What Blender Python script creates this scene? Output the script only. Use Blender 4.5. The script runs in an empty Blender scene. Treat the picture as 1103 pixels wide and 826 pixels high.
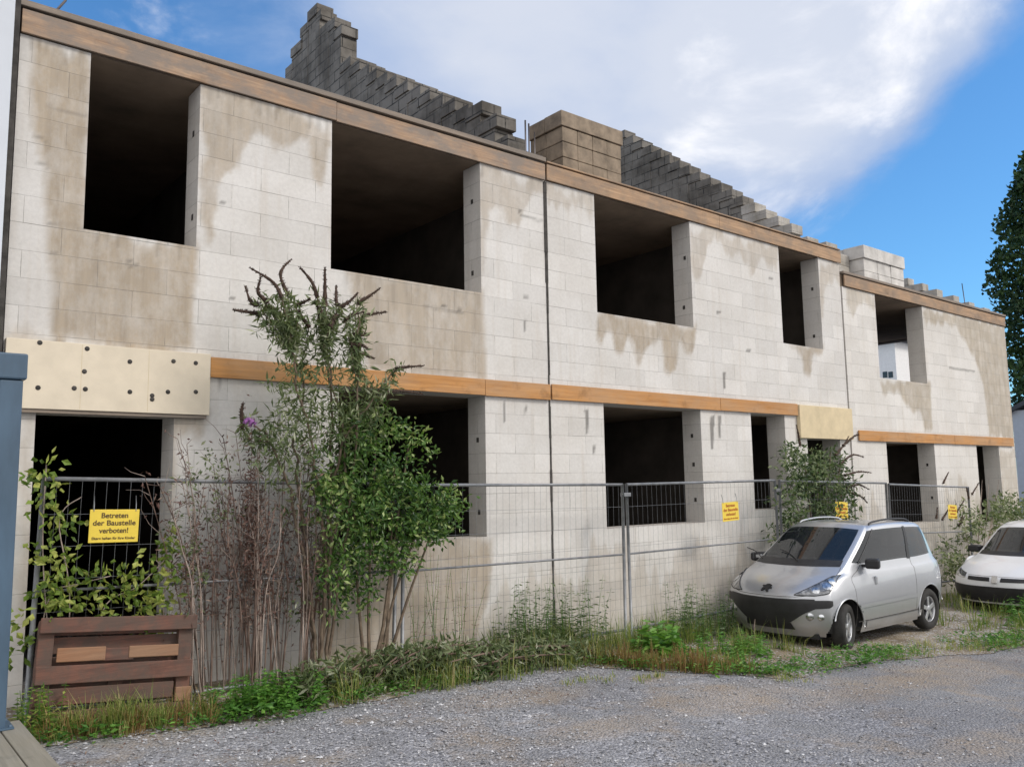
import bpy, math, random
import numpy as np
from mathutils import Vector, Matrix

random.seed(7)
rng = np.random.default_rng(7)
S = bpy.context.scene
COL = S.collection

# ------------------------------------------------------------------ camera
FPX = 910.6
yaw, pitch, roll = math.radians(39.139), math.radians(6.733), math.radians(-0.943)
CAM = np.array([0.0, -8.4, 2.05])
Fv = np.array([math.sin(yaw)*math.cos(pitch), math.cos(yaw)*math.cos(pitch), math.sin(pitch)])
r0 = np.array([math.cos(yaw), -math.sin(yaw), 0.0]); u0 = np.cross(r0, Fv)
Rv = math.cos(roll)*r0 + math.sin(roll)*u0
Uv = -math.sin(roll)*r0 + math.cos(roll)*u0
cd = bpy.data.cameras.new('camera'); cam = bpy.data.objects.new('camera', cd); COL.objects.link(cam)
cd.sensor_width = 36.0; cd.lens = 36.0*FPX/1103.0; cd.clip_start = 0.05; cd.clip_end = 3000
M4 = Matrix.Identity(4)
for i in range(3):
    M4[i][0] = Rv[i]; M4[i][1] = Uv[i]; M4[i][2] = -Fv[i]; M4[i][3] = CAM[i]
cam.matrix_world = M4
S.camera = cam

def ray(px, py):
    return Fv + (px-551.5)/FPX*Rv - (py-413.0)/FPX*Uv
def at(px, py, Y=0.0):
    """point of the real plane y=Y that a measured photo position belongs to"""
    d = ray(px, py); return CAM + d*((Y-CAM[1])/d[1])

def g(x):
    """height of the ground, falling gently along the street"""
    if x < -3: return 0.24+0.042*3
    if x <= 12: return 0.24-0.042*x
    if x <= 30: return -0.264-0.03*(x-12)
    return -0.264-0.03*18

def gz(x, y):
    return g(x)+0.012*math.sin(x*2.3+y*1.1)+0.010*math.sin(y*2.9-x*1.3)

# ------------------------------------------------------------------ materials
def newmat(name):
    m = bpy.data.materials.new(name); m.use_nodes = True
    nt = m.node_tree
    for n in list(nt.nodes): nt.nodes.remove(n)
    out = nt.nodes.new('ShaderNodeOutputMaterial')
    b = nt.nodes.new('ShaderNodeBsdfPrincipled')
    nt.links.new(b.outputs[0], out.inputs[0])
    return m, nt, b, out
def N(nt, t, **kw):
    n = nt.nodes.new(t)
    for k, v in kw.items(): setattr(n, k, v)
    return n
def L(nt, a, b): nt.links.new(a, b)
def ramp(nt, fac, stops):
    r = N(nt, 'ShaderNodeValToRGB'); e = r.color_ramp.elements
    while len(e) < len(stops): e.new(0.5)
    for i, (p, c) in enumerate(stops):
        e[i].position = p; e[i].color = (c[0], c[1], c[2], 1)
    if fac is not None: L(nt, fac, r.inputs[0])
    return r
def mixc(nt, fac, a, b, mode='MIX'):
    m = N(nt, 'ShaderNodeMix', data_type='RGBA', blend_type=mode)
    for sock, v in ((m.inputs[0], fac), (m.inputs[6], a), (m.inputs[7], b)):
        if hasattr(v, 'links'): L(nt, v, sock)
        elif isinstance(v, (int, float)): sock.default_value = v
        else: sock.default_value = (v[0], v[1], v[2], 1)
    return m.outputs[2]
def math_(nt, op, a, b=None, c=None, clamp=False):
    m = N(nt, 'ShaderNodeMath', operation=op, use_clamp=clamp)
    for i, v in enumerate((a, b, c)):
        if v is None: continue
        if hasattr(v, 'links'): L(nt, v, m.inputs[i])
        else: m.inputs[i].default_value = v
    return m.outputs[0]
def noise(nt, vec, scale, detail=4, rough=0.6, dist=0.0):
    n = N(nt, 'ShaderNodeTexNoise'); n.inputs['Scale'].default_value = scale
    n.inputs['Detail'].default_value = detail; n.inputs['Roughness'].default_value = rough
    n.inputs['Distortion'].default_value = dist
    if vec is not None: L(nt, vec, n.inputs['Vector'])
    return n.outputs['Fac']
def bump(nt, b, h, strength=0.3, dist=0.01):
    n = N(nt, 'ShaderNodeBump'); n.inputs['Strength'].default_value = strength; n.inputs['Distance'].default_value = dist
    L(nt, h, n.inputs['Height']); L(nt, n.outputs[0], b.inputs['Normal'])
def worldpos(nt):
    return N(nt, 'ShaderNodeNewGeometry').outputs['Position']
def scaled(nt, vec, s):
    m = N(nt, 'ShaderNodeMapping'); m.inputs['Scale'].default_value = s; L(nt, vec, m.inputs[0]); return m.outputs[0]
def uvec(nt, zoff=0.0, mode='xz'):
    p = N(nt, 'ShaderNodeSeparateXYZ'); L(nt, worldpos(nt), p.inputs[0])
    c = N(nt, 'ShaderNodeCombineXYZ')
    s = math_(nt, 'ADD', p.outputs[0], p.outputs[1]); L(nt, s, c.inputs[0])
    z = math_(nt, 'ADD', p.outputs[2], zoff); L(nt, z, c.inputs[1])
    return c.outputs[0], p

def simple(name, col, rough=0.7, metal=0.0, var=0.15, scale=6.0, bumpy=0.0, coat=0.0, stretch=(1, 1, 1)):
    m, nt, b, o = newmat(name)
    vec = scaled(nt, worldpos(nt), stretch)
    n = noise(nt, vec, scale, 5)
    c0 = [max(0, c*(1-var*1.6)) for c in col]; c1 = [min(1, c*(1+var)) for c in col]
    r = ramp(nt, n, [(0.28, c0), (0.72, c1)])
    L(nt, r.outputs[0], b.inputs['Base Color'])
    b.inputs['Roughness'].default_value = rough; b.inputs['Metallic'].default_value = metal
    b.inputs['Coat Weight'].default_value = coat; b.inputs['Coat Roughness'].default_value = 0.05
    if bumpy > 0: bump(nt, b, n, bumpy, 0.01)
    return m

def block_mat(name, clean, stain, zoff, joint=(0.2, 0.19, 0.17), use_attr=True, bw=0.625, bh=0.25, mortar=0.0035, contrast=1.0):
    m, nt, b, o = newmat(name)
    vec, sep = uvec(nt, zoff)
    # slightly wobbly joints
    wn = noise(nt, scaled(nt, vec, (1.3, 7, 1)), 1.0, 3)
    wob = N(nt, 'ShaderNodeCombineXYZ'); L(nt, math_(nt, 'MULTIPLY_ADD', wn, 0.012, -0.006), wob.inputs[1])
    va = N(nt, 'ShaderNodeVectorMath', operation='ADD'); L(nt, vec, va.inputs[0]); L(nt, wob.outputs[0], va.inputs[1])
    br = N(nt, 'ShaderNodeTexBrick'); L(nt, va.outputs[0], br.inputs['Vector'])
    br.offset = 0.5; br.offset_frequency = 2
    br.inputs['Scale'].default_value = 1.0; br.inputs['Brick Width'].default_value = bw; br.inputs['Row Height'].default_value = bh
    br.inputs['Mortar Size'].default_value = mortar; br.inputs['Mortar Smooth'].default_value = 0.6; br.inputs['Bias'].default_value = 0.0
    br.inputs['Color1'].default_value = (0.0, 0, 0, 1); br.inputs['Color2'].default_value = (1, 1, 1, 1); br.inputs['Mortar'].default_value = (0.5, 0.5, 0.5, 1)
    tone = br.outputs['Color']; fac = br.outputs['Fac']
    n1 = noise(nt, vec, 1.1, 6, 0.65); n2 = noise(nt, vec, 24.0, 4, 0.7)
    n3 = noise(nt, scaled(nt, vec, (9.0, 0.55, 1)), 1.0, 5, 0.6)     # rain streaks
    if use_attr:
        a = N(nt, 'ShaderNodeAttribute'); a.attribute_name = 'weather'
        sp = N(nt, 'ShaderNodeSeparateColor'); L(nt, a.outputs['Color'], sp.inputs[0])
        st, dk = sp.outputs[0], sp.outputs[1]
    else:
        st = ramp(nt, n1, [(0.42, (0, 0, 0)), (0.62, (1, 1, 1))]).outputs[0]; dk = None
    cl2 = [c*0.86 for c in clean]
    cA = mixc(nt, ramp(nt, n1, [(0.35, (0, 0, 0)), (0.7, (1, 1, 1))]).outputs[0], clean, (cl2[0], cl2[1]*0.985, cl2[2]*0.96))
    cA = mixc(nt, ramp(nt, n3, [(0.52, (0, 0, 0)), (0.72, (0.45, 0.45, 0.45))]).outputs[0], cA, [c*0.8 for c in stain] if not use_attr else [ (a_+b_)/2 for a_, b_ in zip(clean, stain)])
    sd = [c*0.72 for c in stain]
    cS = mixc(nt, ramp(nt, n3, [(0.35, (0, 0, 0)), (0.7, (1, 1, 1))]).outputs[0], stain, sd)
    nb = noise(nt, scaled(nt, vec, (2.6, 1.4, 1)), 1.6, 6, 0.7)
    stn = math_(nt, 'MULTIPLY', math_(nt, 'MULTIPLY', st, math_(nt, 'MULTIPLY_ADD', n2, 0.35, 0.8)), ramp(nt, nb, [(0.3, (0.55, 0.55, 0.55)), (0.56, (1, 1, 1))]).outputs[0], clamp=True)
    c = mixc(nt, stn, cA, cS)
    if dk is not None:
        c = mixc(nt, math_(nt, 'MULTIPLY', dk, math_(nt, 'MULTIPLY_ADD', n2, 0.6, 0.6), clamp=True), c, (0.07, 0.065, 0.058))
    # tone per block, grain, joints
    tv = ramp(nt, tone, [(0.0, (0.93, 0.93, 0.93)), (1.0, (1.04, 1.04, 1.04))]).outputs[0]
    c = mixc(nt, 1.0, c, tv, 'MULTIPLY')
    gv = ramp(nt, n2, [(0.25, (0.9, 0.9, 0.9)), (0.75, (1.06, 1.06, 1.06))]).outputs[0]
    c = mixc(nt, 1.0, c, gv, 'MULTIPLY')
    jn = noise(nt, scaled(nt, vec, (1.5, 5, 1)), 1.2, 3)
    jf = math_(nt, 'MULTIPLY', fac, ramp(nt, jn, [(0.38, (0.07, 0.07, 0.07)), (0.66, (0.9, 0.9, 0.9))]).outputs[0])
    jf = math_(nt, 'MULTIPLY', jf, contrast, clamp=True)
    c = mixc(nt, jf, c, joint)
    L(nt, c, b.inputs['Base Color']); b.inputs['Roughness'].default_value = 0.92
    h = math_(nt, 'SUBTRACT', math_(nt, 'MULTIPLY', n2, 0.25), fac)
    bump(nt, b, h, 0.5, 0.006)
    return m

def wood_mat(name, c0, c1, grey, greyamt=0.5, axis='x', rough=0.75, big=(0.5, 1.6)):
    m, nt, b, o = newmat(name)
    p = worldpos(nt)
    st = {'x': (0.6, 14, 14), 'z': (14, 14, 0.6), 'y': (14, 0.6, 14)}[axis]
    n1 = noise(nt, scaled(nt, p, st), 2.2, 6, 0.7, 0.4); n2 = noise(nt, scaled(nt, p, (big[0], 0.5, 1.5)), big[1], 6, 0.68)
    n3 = noise(nt, p, 3.0, 4)
    c = mixc(nt, ramp(nt, n1, [(0.3, (0, 0, 0)), (0.7, (1, 1, 1))]).outputs[0], c0, c1)
    w = math_(nt, 'MULTIPLY', ramp(nt, n2, [(0.40, (0, 0, 0)), (0.58, (1, 1, 1))]).outputs[0], greyamt)
    c = mixc(nt, w, c, grey)
    c = mixc(nt, ramp(nt, n3, [(0.58, (0, 0, 0)), (0.75, (0.5, 0.5, 0.5))]).outputs[0], c, [x*0.35 for x in c0])
    L(nt, c, b.inputs['Base Color']); b.inputs['Roughness'].default_value = rough
    bump(nt, b, n1, 0.35, 0.006)
    return m

def leaf_mat(name, stops, rough=0.5, trans=0.3, spec=0.4):
    m, nt, b, o = newmat(name)
    a = N(nt, 'ShaderNodeAttribute'); a.attribute_name = 'tint'
    r = ramp(nt, a.outputs['Fac'], stops)
    L(nt, r.outputs[0], b.inputs['Base Color']); b.inputs['Roughness'].default_value = rough
    b.inputs['Specular IOR Level'].default_value = spec
    t = N(nt, 'ShaderNodeBsdfTranslucent')
    mc = mixc(nt, 1.0, r.outputs[0], (1.25, 1.3, 0.7), 'MULTIPLY'); L(nt, mc, t.inputs[0])
    mx = N(nt, 'ShaderNodeMixShader'); mx.inputs[0].default_value = trans
    L(nt, b.outputs[0], mx.inputs[1]); L(nt, t.outputs[0], mx.inputs[2]); L(nt, mx.outputs[0], o.inputs[0])
    return m

ZT = 6.177
M = {}
M['wall'] = block_mat('aerated_block', (0.69, 0.675, 0.655), (0.435, 0.36, 0.272), -ZT)
M['wall3'] = block_mat('aerated_block_right', (0.71, 0.69, 0.66), (0.45, 0.38, 0.285), -5.735)
M['gable'] = block_mat('grey_block', (0.20, 0.187, 0.17), (0.085, 0.076, 0.065), -ZT, joint=(0.02, 0.02, 0.019), use_attr=False, bw=0.42, bh=0.205, contrast=1.6, mortar=0.014)
M['gable_pale'] = block_mat('pale_block', (0.5, 0.48, 0.45), (0.32, 0.29, 0.24), -ZT, joint=(0.12, 0.12, 0.11), use_attr=False, bw=0.5, mortar=0.006)
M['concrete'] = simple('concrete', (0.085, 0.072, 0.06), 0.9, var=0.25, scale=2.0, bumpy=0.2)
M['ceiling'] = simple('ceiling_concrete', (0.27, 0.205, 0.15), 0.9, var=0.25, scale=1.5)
M['stackblock'] = simple('stack_block', (0.26, 0.205, 0.15), 0.9, var=0.3, scale=5.0, bumpy=0.3)
M['stackpale'] = simple('stack_pale', (0.62, 0.6, 0.57), 0.9, var=0.2, scale=3.0, bumpy=0.3)
M['topbeam'] = wood_mat('weathered_board', (0.24, 0.15, 0.095), (0.50, 0.34, 0.22), (0.23, 0.19, 0.16), 0.95, big=(0.7, 2.4))
M['beam'] = wood_mat('orange_board', (0.36, 0.16, 0.045), (0.60, 0.30, 0.10), (0.42, 0.28, 0.17), 0.5)
M['topbeam2'] = wood_mat('tan_board', (0.27, 0.165, 0.095), (0.52, 0.34, 0.205), (0.22, 0.17, 0.13), 0.7, big=(0.7, 2.4))
M['strip'] = wood_mat('grey_strip', (0.20, 0.16, 0.13), (0.34, 0.27, 0.21), (0.15, 0.135, 0.12), 0.6)
M['insul'] = simple('cream_insulation', (0.70, 0.62, 0.49), 0.85, var=0.06, scale=5, bumpy=0.1)
M['insul2'] = simple('yellow_insulation', (0.66, 0.55, 0.36), 0.85, var=0.1, scale=4, bumpy=0.1)
M['dark'] = simple('dark_rubber', (0.02, 0.02, 0.02), 0.8)
M['joint'] = simple('joint_felt', (0.06, 0.055, 0.05), 0.9, var=0.4, scale=9)
M['steel'] = simple('galvanised_steel', (0.25, 0.26, 0.275), 0.5, metal=0.45, var=0.2, scale=9)
M['rebar'] = simple('rebar_steel', (0.22, 0.2, 0.2), 0.6, metal=0.5)
M['bluepost'] = simple('blue_paint', (0.065, 0.115, 0.175), 0.5, var=0.22, scale=4, coat=0.1, stretch=(1, 1, 0.3))
M['deck'] = wood_mat('deck_board', (0.20, 0.18, 0.135), (0.32, 0.29, 0.23), (0.24, 0.23, 0.2), 0.5, axis='y')
M['plaster'] = simple('white_plaster', (0.62, 0.66, 0.72), 0.85, var=0.05, scale=1.2)
M['palletwood'] = wood_mat('pallet_wood', (0.075, 0.034, 0.025), (0.20, 0.088, 0.058), (0.085, 0.058, 0.045), 0.85, big=(1.5, 3.0))
M['palletraw'] = wood_mat('raw_pallet_wood', (0.20, 0.09, 0.045), (0.34, 0.175, 0.09), (0.22, 0.16, 0.11), 0.4)
M['signyellow'] = simple('sign_yellow', (0.80, 0.60, 0.07), 0.45, var=0.05)
M['signink'] = simple('sign_ink', (0.10, 0.06, 0.02), 0.6)
M['signred'] = simple('sign_red_ink', (0.45, 0.10, 0.02), 0.6)
M['bark'] = simple('bark', (0.16, 0.12, 0.085), 0.9, var=0.4, scale=14, bumpy=0.3)
M['stem'] = simple('dry_stem', (0.185, 0.125, 0.10), 0.9, var=0.5, scale=6)
M['stempale'] = simple('pale_stem', (0.36, 0.29, 0.25), 0.9, var=0.4, scale=6)
M['spike'] = simple('dry_flower', (0.075, 0.048, 0.035), 0.95, var=0.4, scale=30)
M['purple'] = simple('purple_flower', (0.35, 0.14, 0.4), 0.8, var=0.3, scale=30)
M['leaf_bud'] = leaf_mat('buddleia_leaf', [(0.0, (0.06, 0.09, 0.04)), (0.5, (0.13, 0.175, 0.075)), (0.85, (0.25, 0.29, 0.16)), (1.0, (0.42, 0.44, 0.32))])
M['leaf_green'] = leaf_mat('shrub_leaf', [(0.0, (0.022, 0.055, 0.016)), (0.4, (0.06, 0.135, 0.03)), (0.75, (0.14, 0.25, 0.055)), (1.0, (0.40, 0.48, 0.20))], rough=0.35)
M['leaf_vine'] = leaf_mat('vine_leaf', [(0.0, (0.06, 0.11, 0.02)), (0.5, (0.16, 0.25, 0.04)), (1.0, (0.42, 0.45, 0.12))])
M['leaf_dark'] = leaf_mat('dark_leaf', [(0.0, (0.02, 0.045, 0.016)), (0.5, (0.065, 0.11, 0.04)), (1.0, (0.24, 0.29, 0.16))])
M['leaf_poplar'] = leaf_mat('poplar_leaf', [(0.0, (0.016, 0.04, 0.014)), (0.6, (0.035, 0.075, 0.022)), (1.0, (0.07, 0.13, 0.035))], trans=0.2)
M['leaf_nettle'] = leaf_mat('nettle_leaf', [(0.0, (0.04, 0.11, 0.02)), (0.5, (0.09, 0.23, 0.035)), (1.0, (0.20, 0.38, 0.07))])
M['leaf_dry'] = leaf_mat('dry_leaf', [(0.0, (0.06, 0.032, 0.025)), (0.5, (0.16, 0.085, 0.07)), (1.0, (0.33, 0.24, 0.19))], trans=0.15)
M['grass'] = leaf_mat('grass_blade', [(0.0, (0.07, 0.115, 0.025)), (0.4, (0.16, 0.235, 0.05)), (0.7, (0.31, 0.34, 0.10)), (1.0, (0.52, 0.44, 0.23))], rough=0.6)
M['grass_dry'] = leaf_mat('dry_grass', [(0.0, (0.13, 0.075, 0.03)), (0.5, (0.28, 0.17, 0.07)), (1.0, (0.40, 0.29, 0.13))], rough=0.7)

# ------------------------------------------------------------------ mesh builder
class MB:
    def __init__(s): s.v = []; s.f = []; s.t = []; s.sm = []
    def add(s, vs, fs, tint=0.5, smooth=False):
        n = len(s.v); s.v += [tuple(map(float, q)) for q in vs]; s.t += [tint]*len(vs)
        s.f += [tuple(i+n for i in q) for q in fs]; s.sm += [smooth]*len(fs)
    def box(s, x0, x1, y0, y1, z0, z1):
        s.add([(x0,y0,z0),(x1,y0,z0),(x1,y1,z0),(x0,y1,z0),(x0,y0,z1),(x1,y0,z1),(x1,y1,z1),(x0,y1,z1)],
              [(0,3,2,1),(4,5,6,7),(0,1,5,4),(1,2,6,5),(2,3,7,6),(3,0,4,7)])
    def obox(s, c, ax, ay, az):
        """box from centre and three half-axis vectors"""
        c, ax, ay, az = map(np.array, (c, ax, ay, az)); vs = []
        for k in (-1, 1):
            for i, j in ((-1,-1),(1,-1),(1,1),(-1,1)): vs.append(c+i*ax+j*ay+k*az)
        s.add(vs, [(0,3,2,1),(4,5,6,7),(0,1,5,4),(1,2,6,5),(2,3,7,6),(3,0,4,7)])
    def tube(s, pts, rad, n=6, tint=0.5, cap=True):
        pts = [np.array(p, float) for p in pts]
        if not hasattr(rad, '__len__'): rad = [rad]*len(pts)
        vs = []; fs = []
        ref = None
        for i, p in enumerate(pts):
            d = pts[min(i+1, len(pts)-1)]-pts[max(i-1, 0)]; d = d/(np.linalg.norm(d)+1e-9)
            if ref is None: ref = np.array([0,0,1.0]) if abs(d[2]) < 0.9 else np.array([1.0,0,0])
            a = np.cross(d, ref); a /= (np.linalg.norm(a)+1e-9); b = np.cross(d, a); ref = np.cross(a, d)*1.0
            for k in range(n):
                th = 2*math.pi*k/n; vs.append(p+rad[i]*(math.cos(th)*a+math.sin(th)*b))
        for i in range(len(pts)-1):
            for k in range(n):
                k2 = (k+1) % n; fs.append((i*n+k, i*n+k2, (i+1)*n+k2, (i+1)*n+k))
        if cap:
            fs.append(tuple(range(n))); fs.append(tuple(reversed(range((len(pts)-1)*n, len(pts)*n))))
        s.add(vs, fs, tint, n > 4)
    def leaf(s, p, d, up, ln, wd, tint, fold=0.25):
        p = np.array(p, float); d = np.array(d, float); d /= np.linalg.norm(d)+1e-9
        a = np.cross(d, up); a /= np.linalg.norm(a)+1e-9; nn = np.cross(a, d)
        m = p+d*ln*0.45-nn*wd*fold
        tip = p+d*ln-nn*ln*0.12
        s.add([p, m+a*wd*0.5+nn*wd*fold, tip, m-a*wd*0.5+nn*wd*fold, m], [(0,1,4),(1,2,4),(0,4,3),(4,2,3)], tint)
    def blade(s, p, d, h, w, bend, tint):
        p = np.array(p, float); d = np.array([d[0], d[1], 0.0]); a = np.array([-d[1], d[0], 0])
        p1 = p+np.array([0,0,h*0.55])+d*bend*h*0.25; p2 = p+np.array([0,0,h*(1-0.35*bend)])+d*bend*h*0.8
        s.add([p-a*w/2, p+a*w/2, p1+a*w*0.4, p1-a*w*0.4, p2], [(0,1,2,3),(3,2,4)], tint)
    def lathe(s, prof, n=24, axis='y', c=(0,0,0)):
        """prof: list of (r, h)"""
        vs = []; fs = []
        for r, h in prof:
            for k in range(n):
                th = 2*math.pi*k/n; a, b = r*math.cos(th), r*math.sin(th)
                vs.append((c[0]+a, c[1]+h, c[2]+b) if axis == 'y' else (c[0]+a, c[1]+b, c[2]+h))
        for i in range(len(prof)-1):
            for k in range(n):
                k2 = (k+1) % n; fs.append((i*n+k, i*n+k2, (i+1)*n+k2, (i+1)*n+k))
        s.add(vs, fs, 0.5, True)
    def build(s, name, mat, parent=None, local=False, bevel=0.0, tint=False):
        me = bpy.data.meshes.new(name)
        v = np.array(s.v, float).reshape(-1, 3)
        if parent is not None and not local: v = v-np.array(full_loc(parent))
        me.from_pydata(v.tolist(), [], s.f)
        me.polygons.foreach_set('use_smooth', s.sm)
        if tint:
            a = me.attributes.new('tint', 'FLOAT', 'POINT'); a.data.foreach_set('value', s.t)
        me.materials.append(M[mat] if isinstance(mat, str) else mat)
        me.update()
        o = bpy.data.objects.new(name, me); COL.objects.link(o)
        if parent is not None: o.parent = parent
        if bevel > 0:
            b = o.modifiers.new('bevel', 'BEVEL'); b.width = bevel; b.segments = 2; b.limit_method = 'ANGLE'
        return o
def full_loc(o):
    p = np.array(o.location)
    while o.parent is not None:
        o = o.parent; p = p+np.array(o.location)
    return p

def tag(o, label=None, cat=None, group=None, kind=None):
    if label: o['label'] = label
    if cat: o['category'] = cat
    if group: o['group'] = group
    if kind: o['kind'] = kind
    return o
def thing(name, label, cat, loc=(0,0,0), rz=0.0, group=None):
    o = bpy.data.objects.new(name, None); COL.objects.link(o); o.empty_display_size = 0.2
    o.location = tuple(map(float, loc)); o.rotation_euler = (0, 0, rz)
    return tag(o, label, cat, group)
def copy_tree(o, parent=None):
    c = o.copy(); COL.objects.link(c)
    if parent is not None: c.parent = parent
    for ch in [x for x in bpy.data.objects if x.parent == o]: copy_tree(ch, c)
    return c

def vnoise(x, seed, amp=1.0, freq=1.0, octv=3):
    x = np.asarray(x, float); out = np.zeros_like(x); a = amp
    for k in range(octv):
        r = np.random.default_rng(seed*17+k).random(4096)*2-1
        xi = np.floor(x*freq*(2**k)).astype(int); fr = x*freq*(2**k)-xi; fr = fr*fr*(3-2*fr)
        out += a*(r[xi % 4096]*(1-fr)+r[(xi+1) % 4096]*fr); a *= 0.5
    return out
def inpoly(X, Z, poly):
    ins = np.zeros(X.shape, bool); n = len(poly)
    for i in range(n):
        x0, z0 = poly[i]; x1, z1 = poly[(i+1) % n]
        if z0 == z1: continue
        c = ((z0 > Z) != (z1 > Z)) & (X < (x1-x0)*(Z-z0)/(z1-z0)+x0)
        ins ^= c
    return ins

# stains seen on the blockwork, traced in photo pixels and taken to the wall plane
def wp(pts): return [(at(px, py)[0], at(px, py)[2]) for px, py in pts]
STAINS = [  # polygon, drip amplitude, strength
    (wp([(36,38),(33,75),(34,110),(46,160),(50,205),(52,262),(58,365),(205,384),(213,268),(205,262),(92,246),(99,58)]), 0.10, 0.95),
    (wp([(217,88),(357,130),(357,150),(350,187),(340,185),(334,142),(322,150),(302,162),(291,148),(281,150),(270,168),(262,165),(250,185),(240,196),(236,215),(232,238),(226,262),(219,262)]), 0.14, 0.8),
    (wp([(372,286),(520,311),(524,410),(395,397),(392,380)]), 0.03, 0.85),
    (wp([(517,175),(585,193),(584,212),(566,214),(560,235),(548,238),(542,222),(527,232),(519,300),(517,300)]), 0.12, 0.6),
    (wp([(586,195),(639,209),(639,236),(630,222),(610,214),(590,225)]), 0.15, 0.5),
    (wp([(643,337),(750,353),(748,372),(744,381),(738,377),(731,362),(728,400),(722,405),(716,400),(712,368),(700,366),(694,378),(691,394),(686,392),(682,372),(676,362),(671,380),(663,380),(660,362),(652,362),(648,372),(643,362)]), 0.05, 0.9),
    (wp([(742,240),(838,267),(838,300),(824,278),(808,296),(803,275),(780,268),(765,262),(755,290),(745,290)]), 0.15, 0.55),
    (wp([(845,370),(888,376),(885,385),(876,384),(874,404),(867,404),(864,385),(858,376)]), 0.05, 0.85),
    (wp([(883,280),(905,286),(905,310),(890,300),(886,340),(884,340)]), 0.1, 0.55),
    (wp([(948,409),(1003,413),(1004,466),(996,464),(992,446),(982,446),(974,432),(966,420),(950,422)]), 0.08, 0.8),
    (wp([(993,331),(1082,352),(1093,472),(1066,470),(1060,420),(1050,385),(1030,352),(1010,346),(998,350)]), 0.08, 0.8),
    (wp([(911,306),(942,317),(942,330),(925,325),(920,345),(912,330)]), 0.1, 0.6),
    (wp([(380,562),(527,579),(529,600),(525,650),(520,672),(505,720),(340,720),(340,580)]), 0.08, 0.85),
    (wp([(505,640),(600,612),(700,596),(830,590),(830,720),(500,720)]), 0.35, 0.42),
    (wp([(830,560),(1100,520),(1100,720),(830,720)]), 0.4, 0.45),
    (wp([(174,448),(226,450),(224,466),(214,480),(206,466),(196,476),(188,470),(186,620),(174,620)]), 0.08, 0.7),
    (wp([(1006,479),(1010,560),(1008,570),(1000,479)]), 0.05, 0.5),
    (wp([(1076,481),(1095,482),(1096,560),(1080,540)]), 0.1, 0.6),
    (wp([(25,440),(38,443),(34,700),(18,700)]), 0.1, 0.5),
    (wp([(10,340),(28,345),(52,360),(56,368),(8,366)]), 0.1, 0.5),
]
DARKS = []
for x, y0, y1, w in ((632,441,468,2.2),(767,446,482,2.5),(775,446,470,1.6),(543,432,454,1.6),(780,402,420,1.6),(566,436,446,1.2),(565,346,358,1.6),(640,478,487,1.5),(300,441,470,1.3),(238,408,425,1.4),(700,444,452,1.4)):
    DARKS.append((wp([(x-w,y0),(x+w,y0),(x+w*0.6,y1),(x-w*0.6,y1)]), 0.03, 0.75))
for x, y in ((774,336),(806,378),(139,282),(142,287),(240,218),(250,321),(478,330),(495,333),(566,320),(560,228),(830,300)):
    DARKS.append((wp([(x-2.6,y-1.5),(x+2.8,y-1.2),(x+2.4,y+1.6),(x-2.2,y+1.4)]), 0.01, 0.7))
for x0, y0, x1, y1 in ((34,144,50,152),(36,172,54,180),(50,114,94,126),(52,240,92,246),(135,281,150,285),(560,232,585,238),(455,330,500,337),(42,365,70,368),(205,320,213,323),(52,271,60,274),(1022,396,1050,400)):
    DARKS.append((wp([(x0,y0-1.0),(x1,y1-1.0),(x1,y1+1.0),(x0,y0+1.0)]), 0.008, 0.55))
for x in np.arange(104, 200, 11): # soot under the left sill
    y = 247+(x-97)*0.16
    DARKS.append((wp([(x-2,y),(x+2.5,y+0.4),(x+1,y+random.uniform(8,26)),(x-1,y+random.uniform(8,20))]), 0.03, 0.22))
for x in np.arange(372, 516, 13):
    y = 291+(x-358)*0.155
    DARKS.append((wp([(x-2.5,y),(x+2.5,y+0.4),(x+1,y+random.uniform(10,34)),(x-1,y+random.uniform(10,30))]), 0.03, 0.16))
for x0, x1 in ((24,98),(217,356),(518,640)):   # dirt washed down from the top boards
    for x in np.arange(x0, x1, 9):
        y = 37.5+(x-24)*0.2715
        DARKS.append((wp([(x-3,y),(x+3,y+0.8),(x+1.5,y+random.uniform(5,26)),(x-1.5,y+random.uniform(5,24))]), 0.03, random.uniform(0.1, 0.3)))

def weather(X, Z):
    st = np.zeros_like(X); dk = np.zeros_like(X)
    for arr, lst, soft in ((st, STAINS, 0.032), (dk, DARKS, 0.006)):
        for k, (poly, drip, w) in enumerate(lst):
            px = [p[0] for p in poly]; pz = [p[1] for p in poly]
            sel = (X > min(px)-0.3) & (X < max(px)+0.3) & (Z > min(pz)-0.6) & (Z < max(pz)+0.6)
            if not sel.any(): continue
            xs, zs = X[sel], Z[sel]; acc = np.zeros_like(xs)
            js = ((-1,-0.6),(1,0.4),(0.4,1.4),(-0.5,-1.6),(0,0))
            for jx, jz in js:
                zz = zs+vnoise(xs, 3+k, drip, 4.5, 4)+jz*soft
                xx = xs+vnoise(zs+xs*0.3, 91+k, drip*0.3, 3.0, 3)+jx*soft
                acc += inpoly(xx, zz, poly)
            arr[sel] = np.maximum(arr[sel], acc/len(js)*w)
    return st, dk

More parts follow.
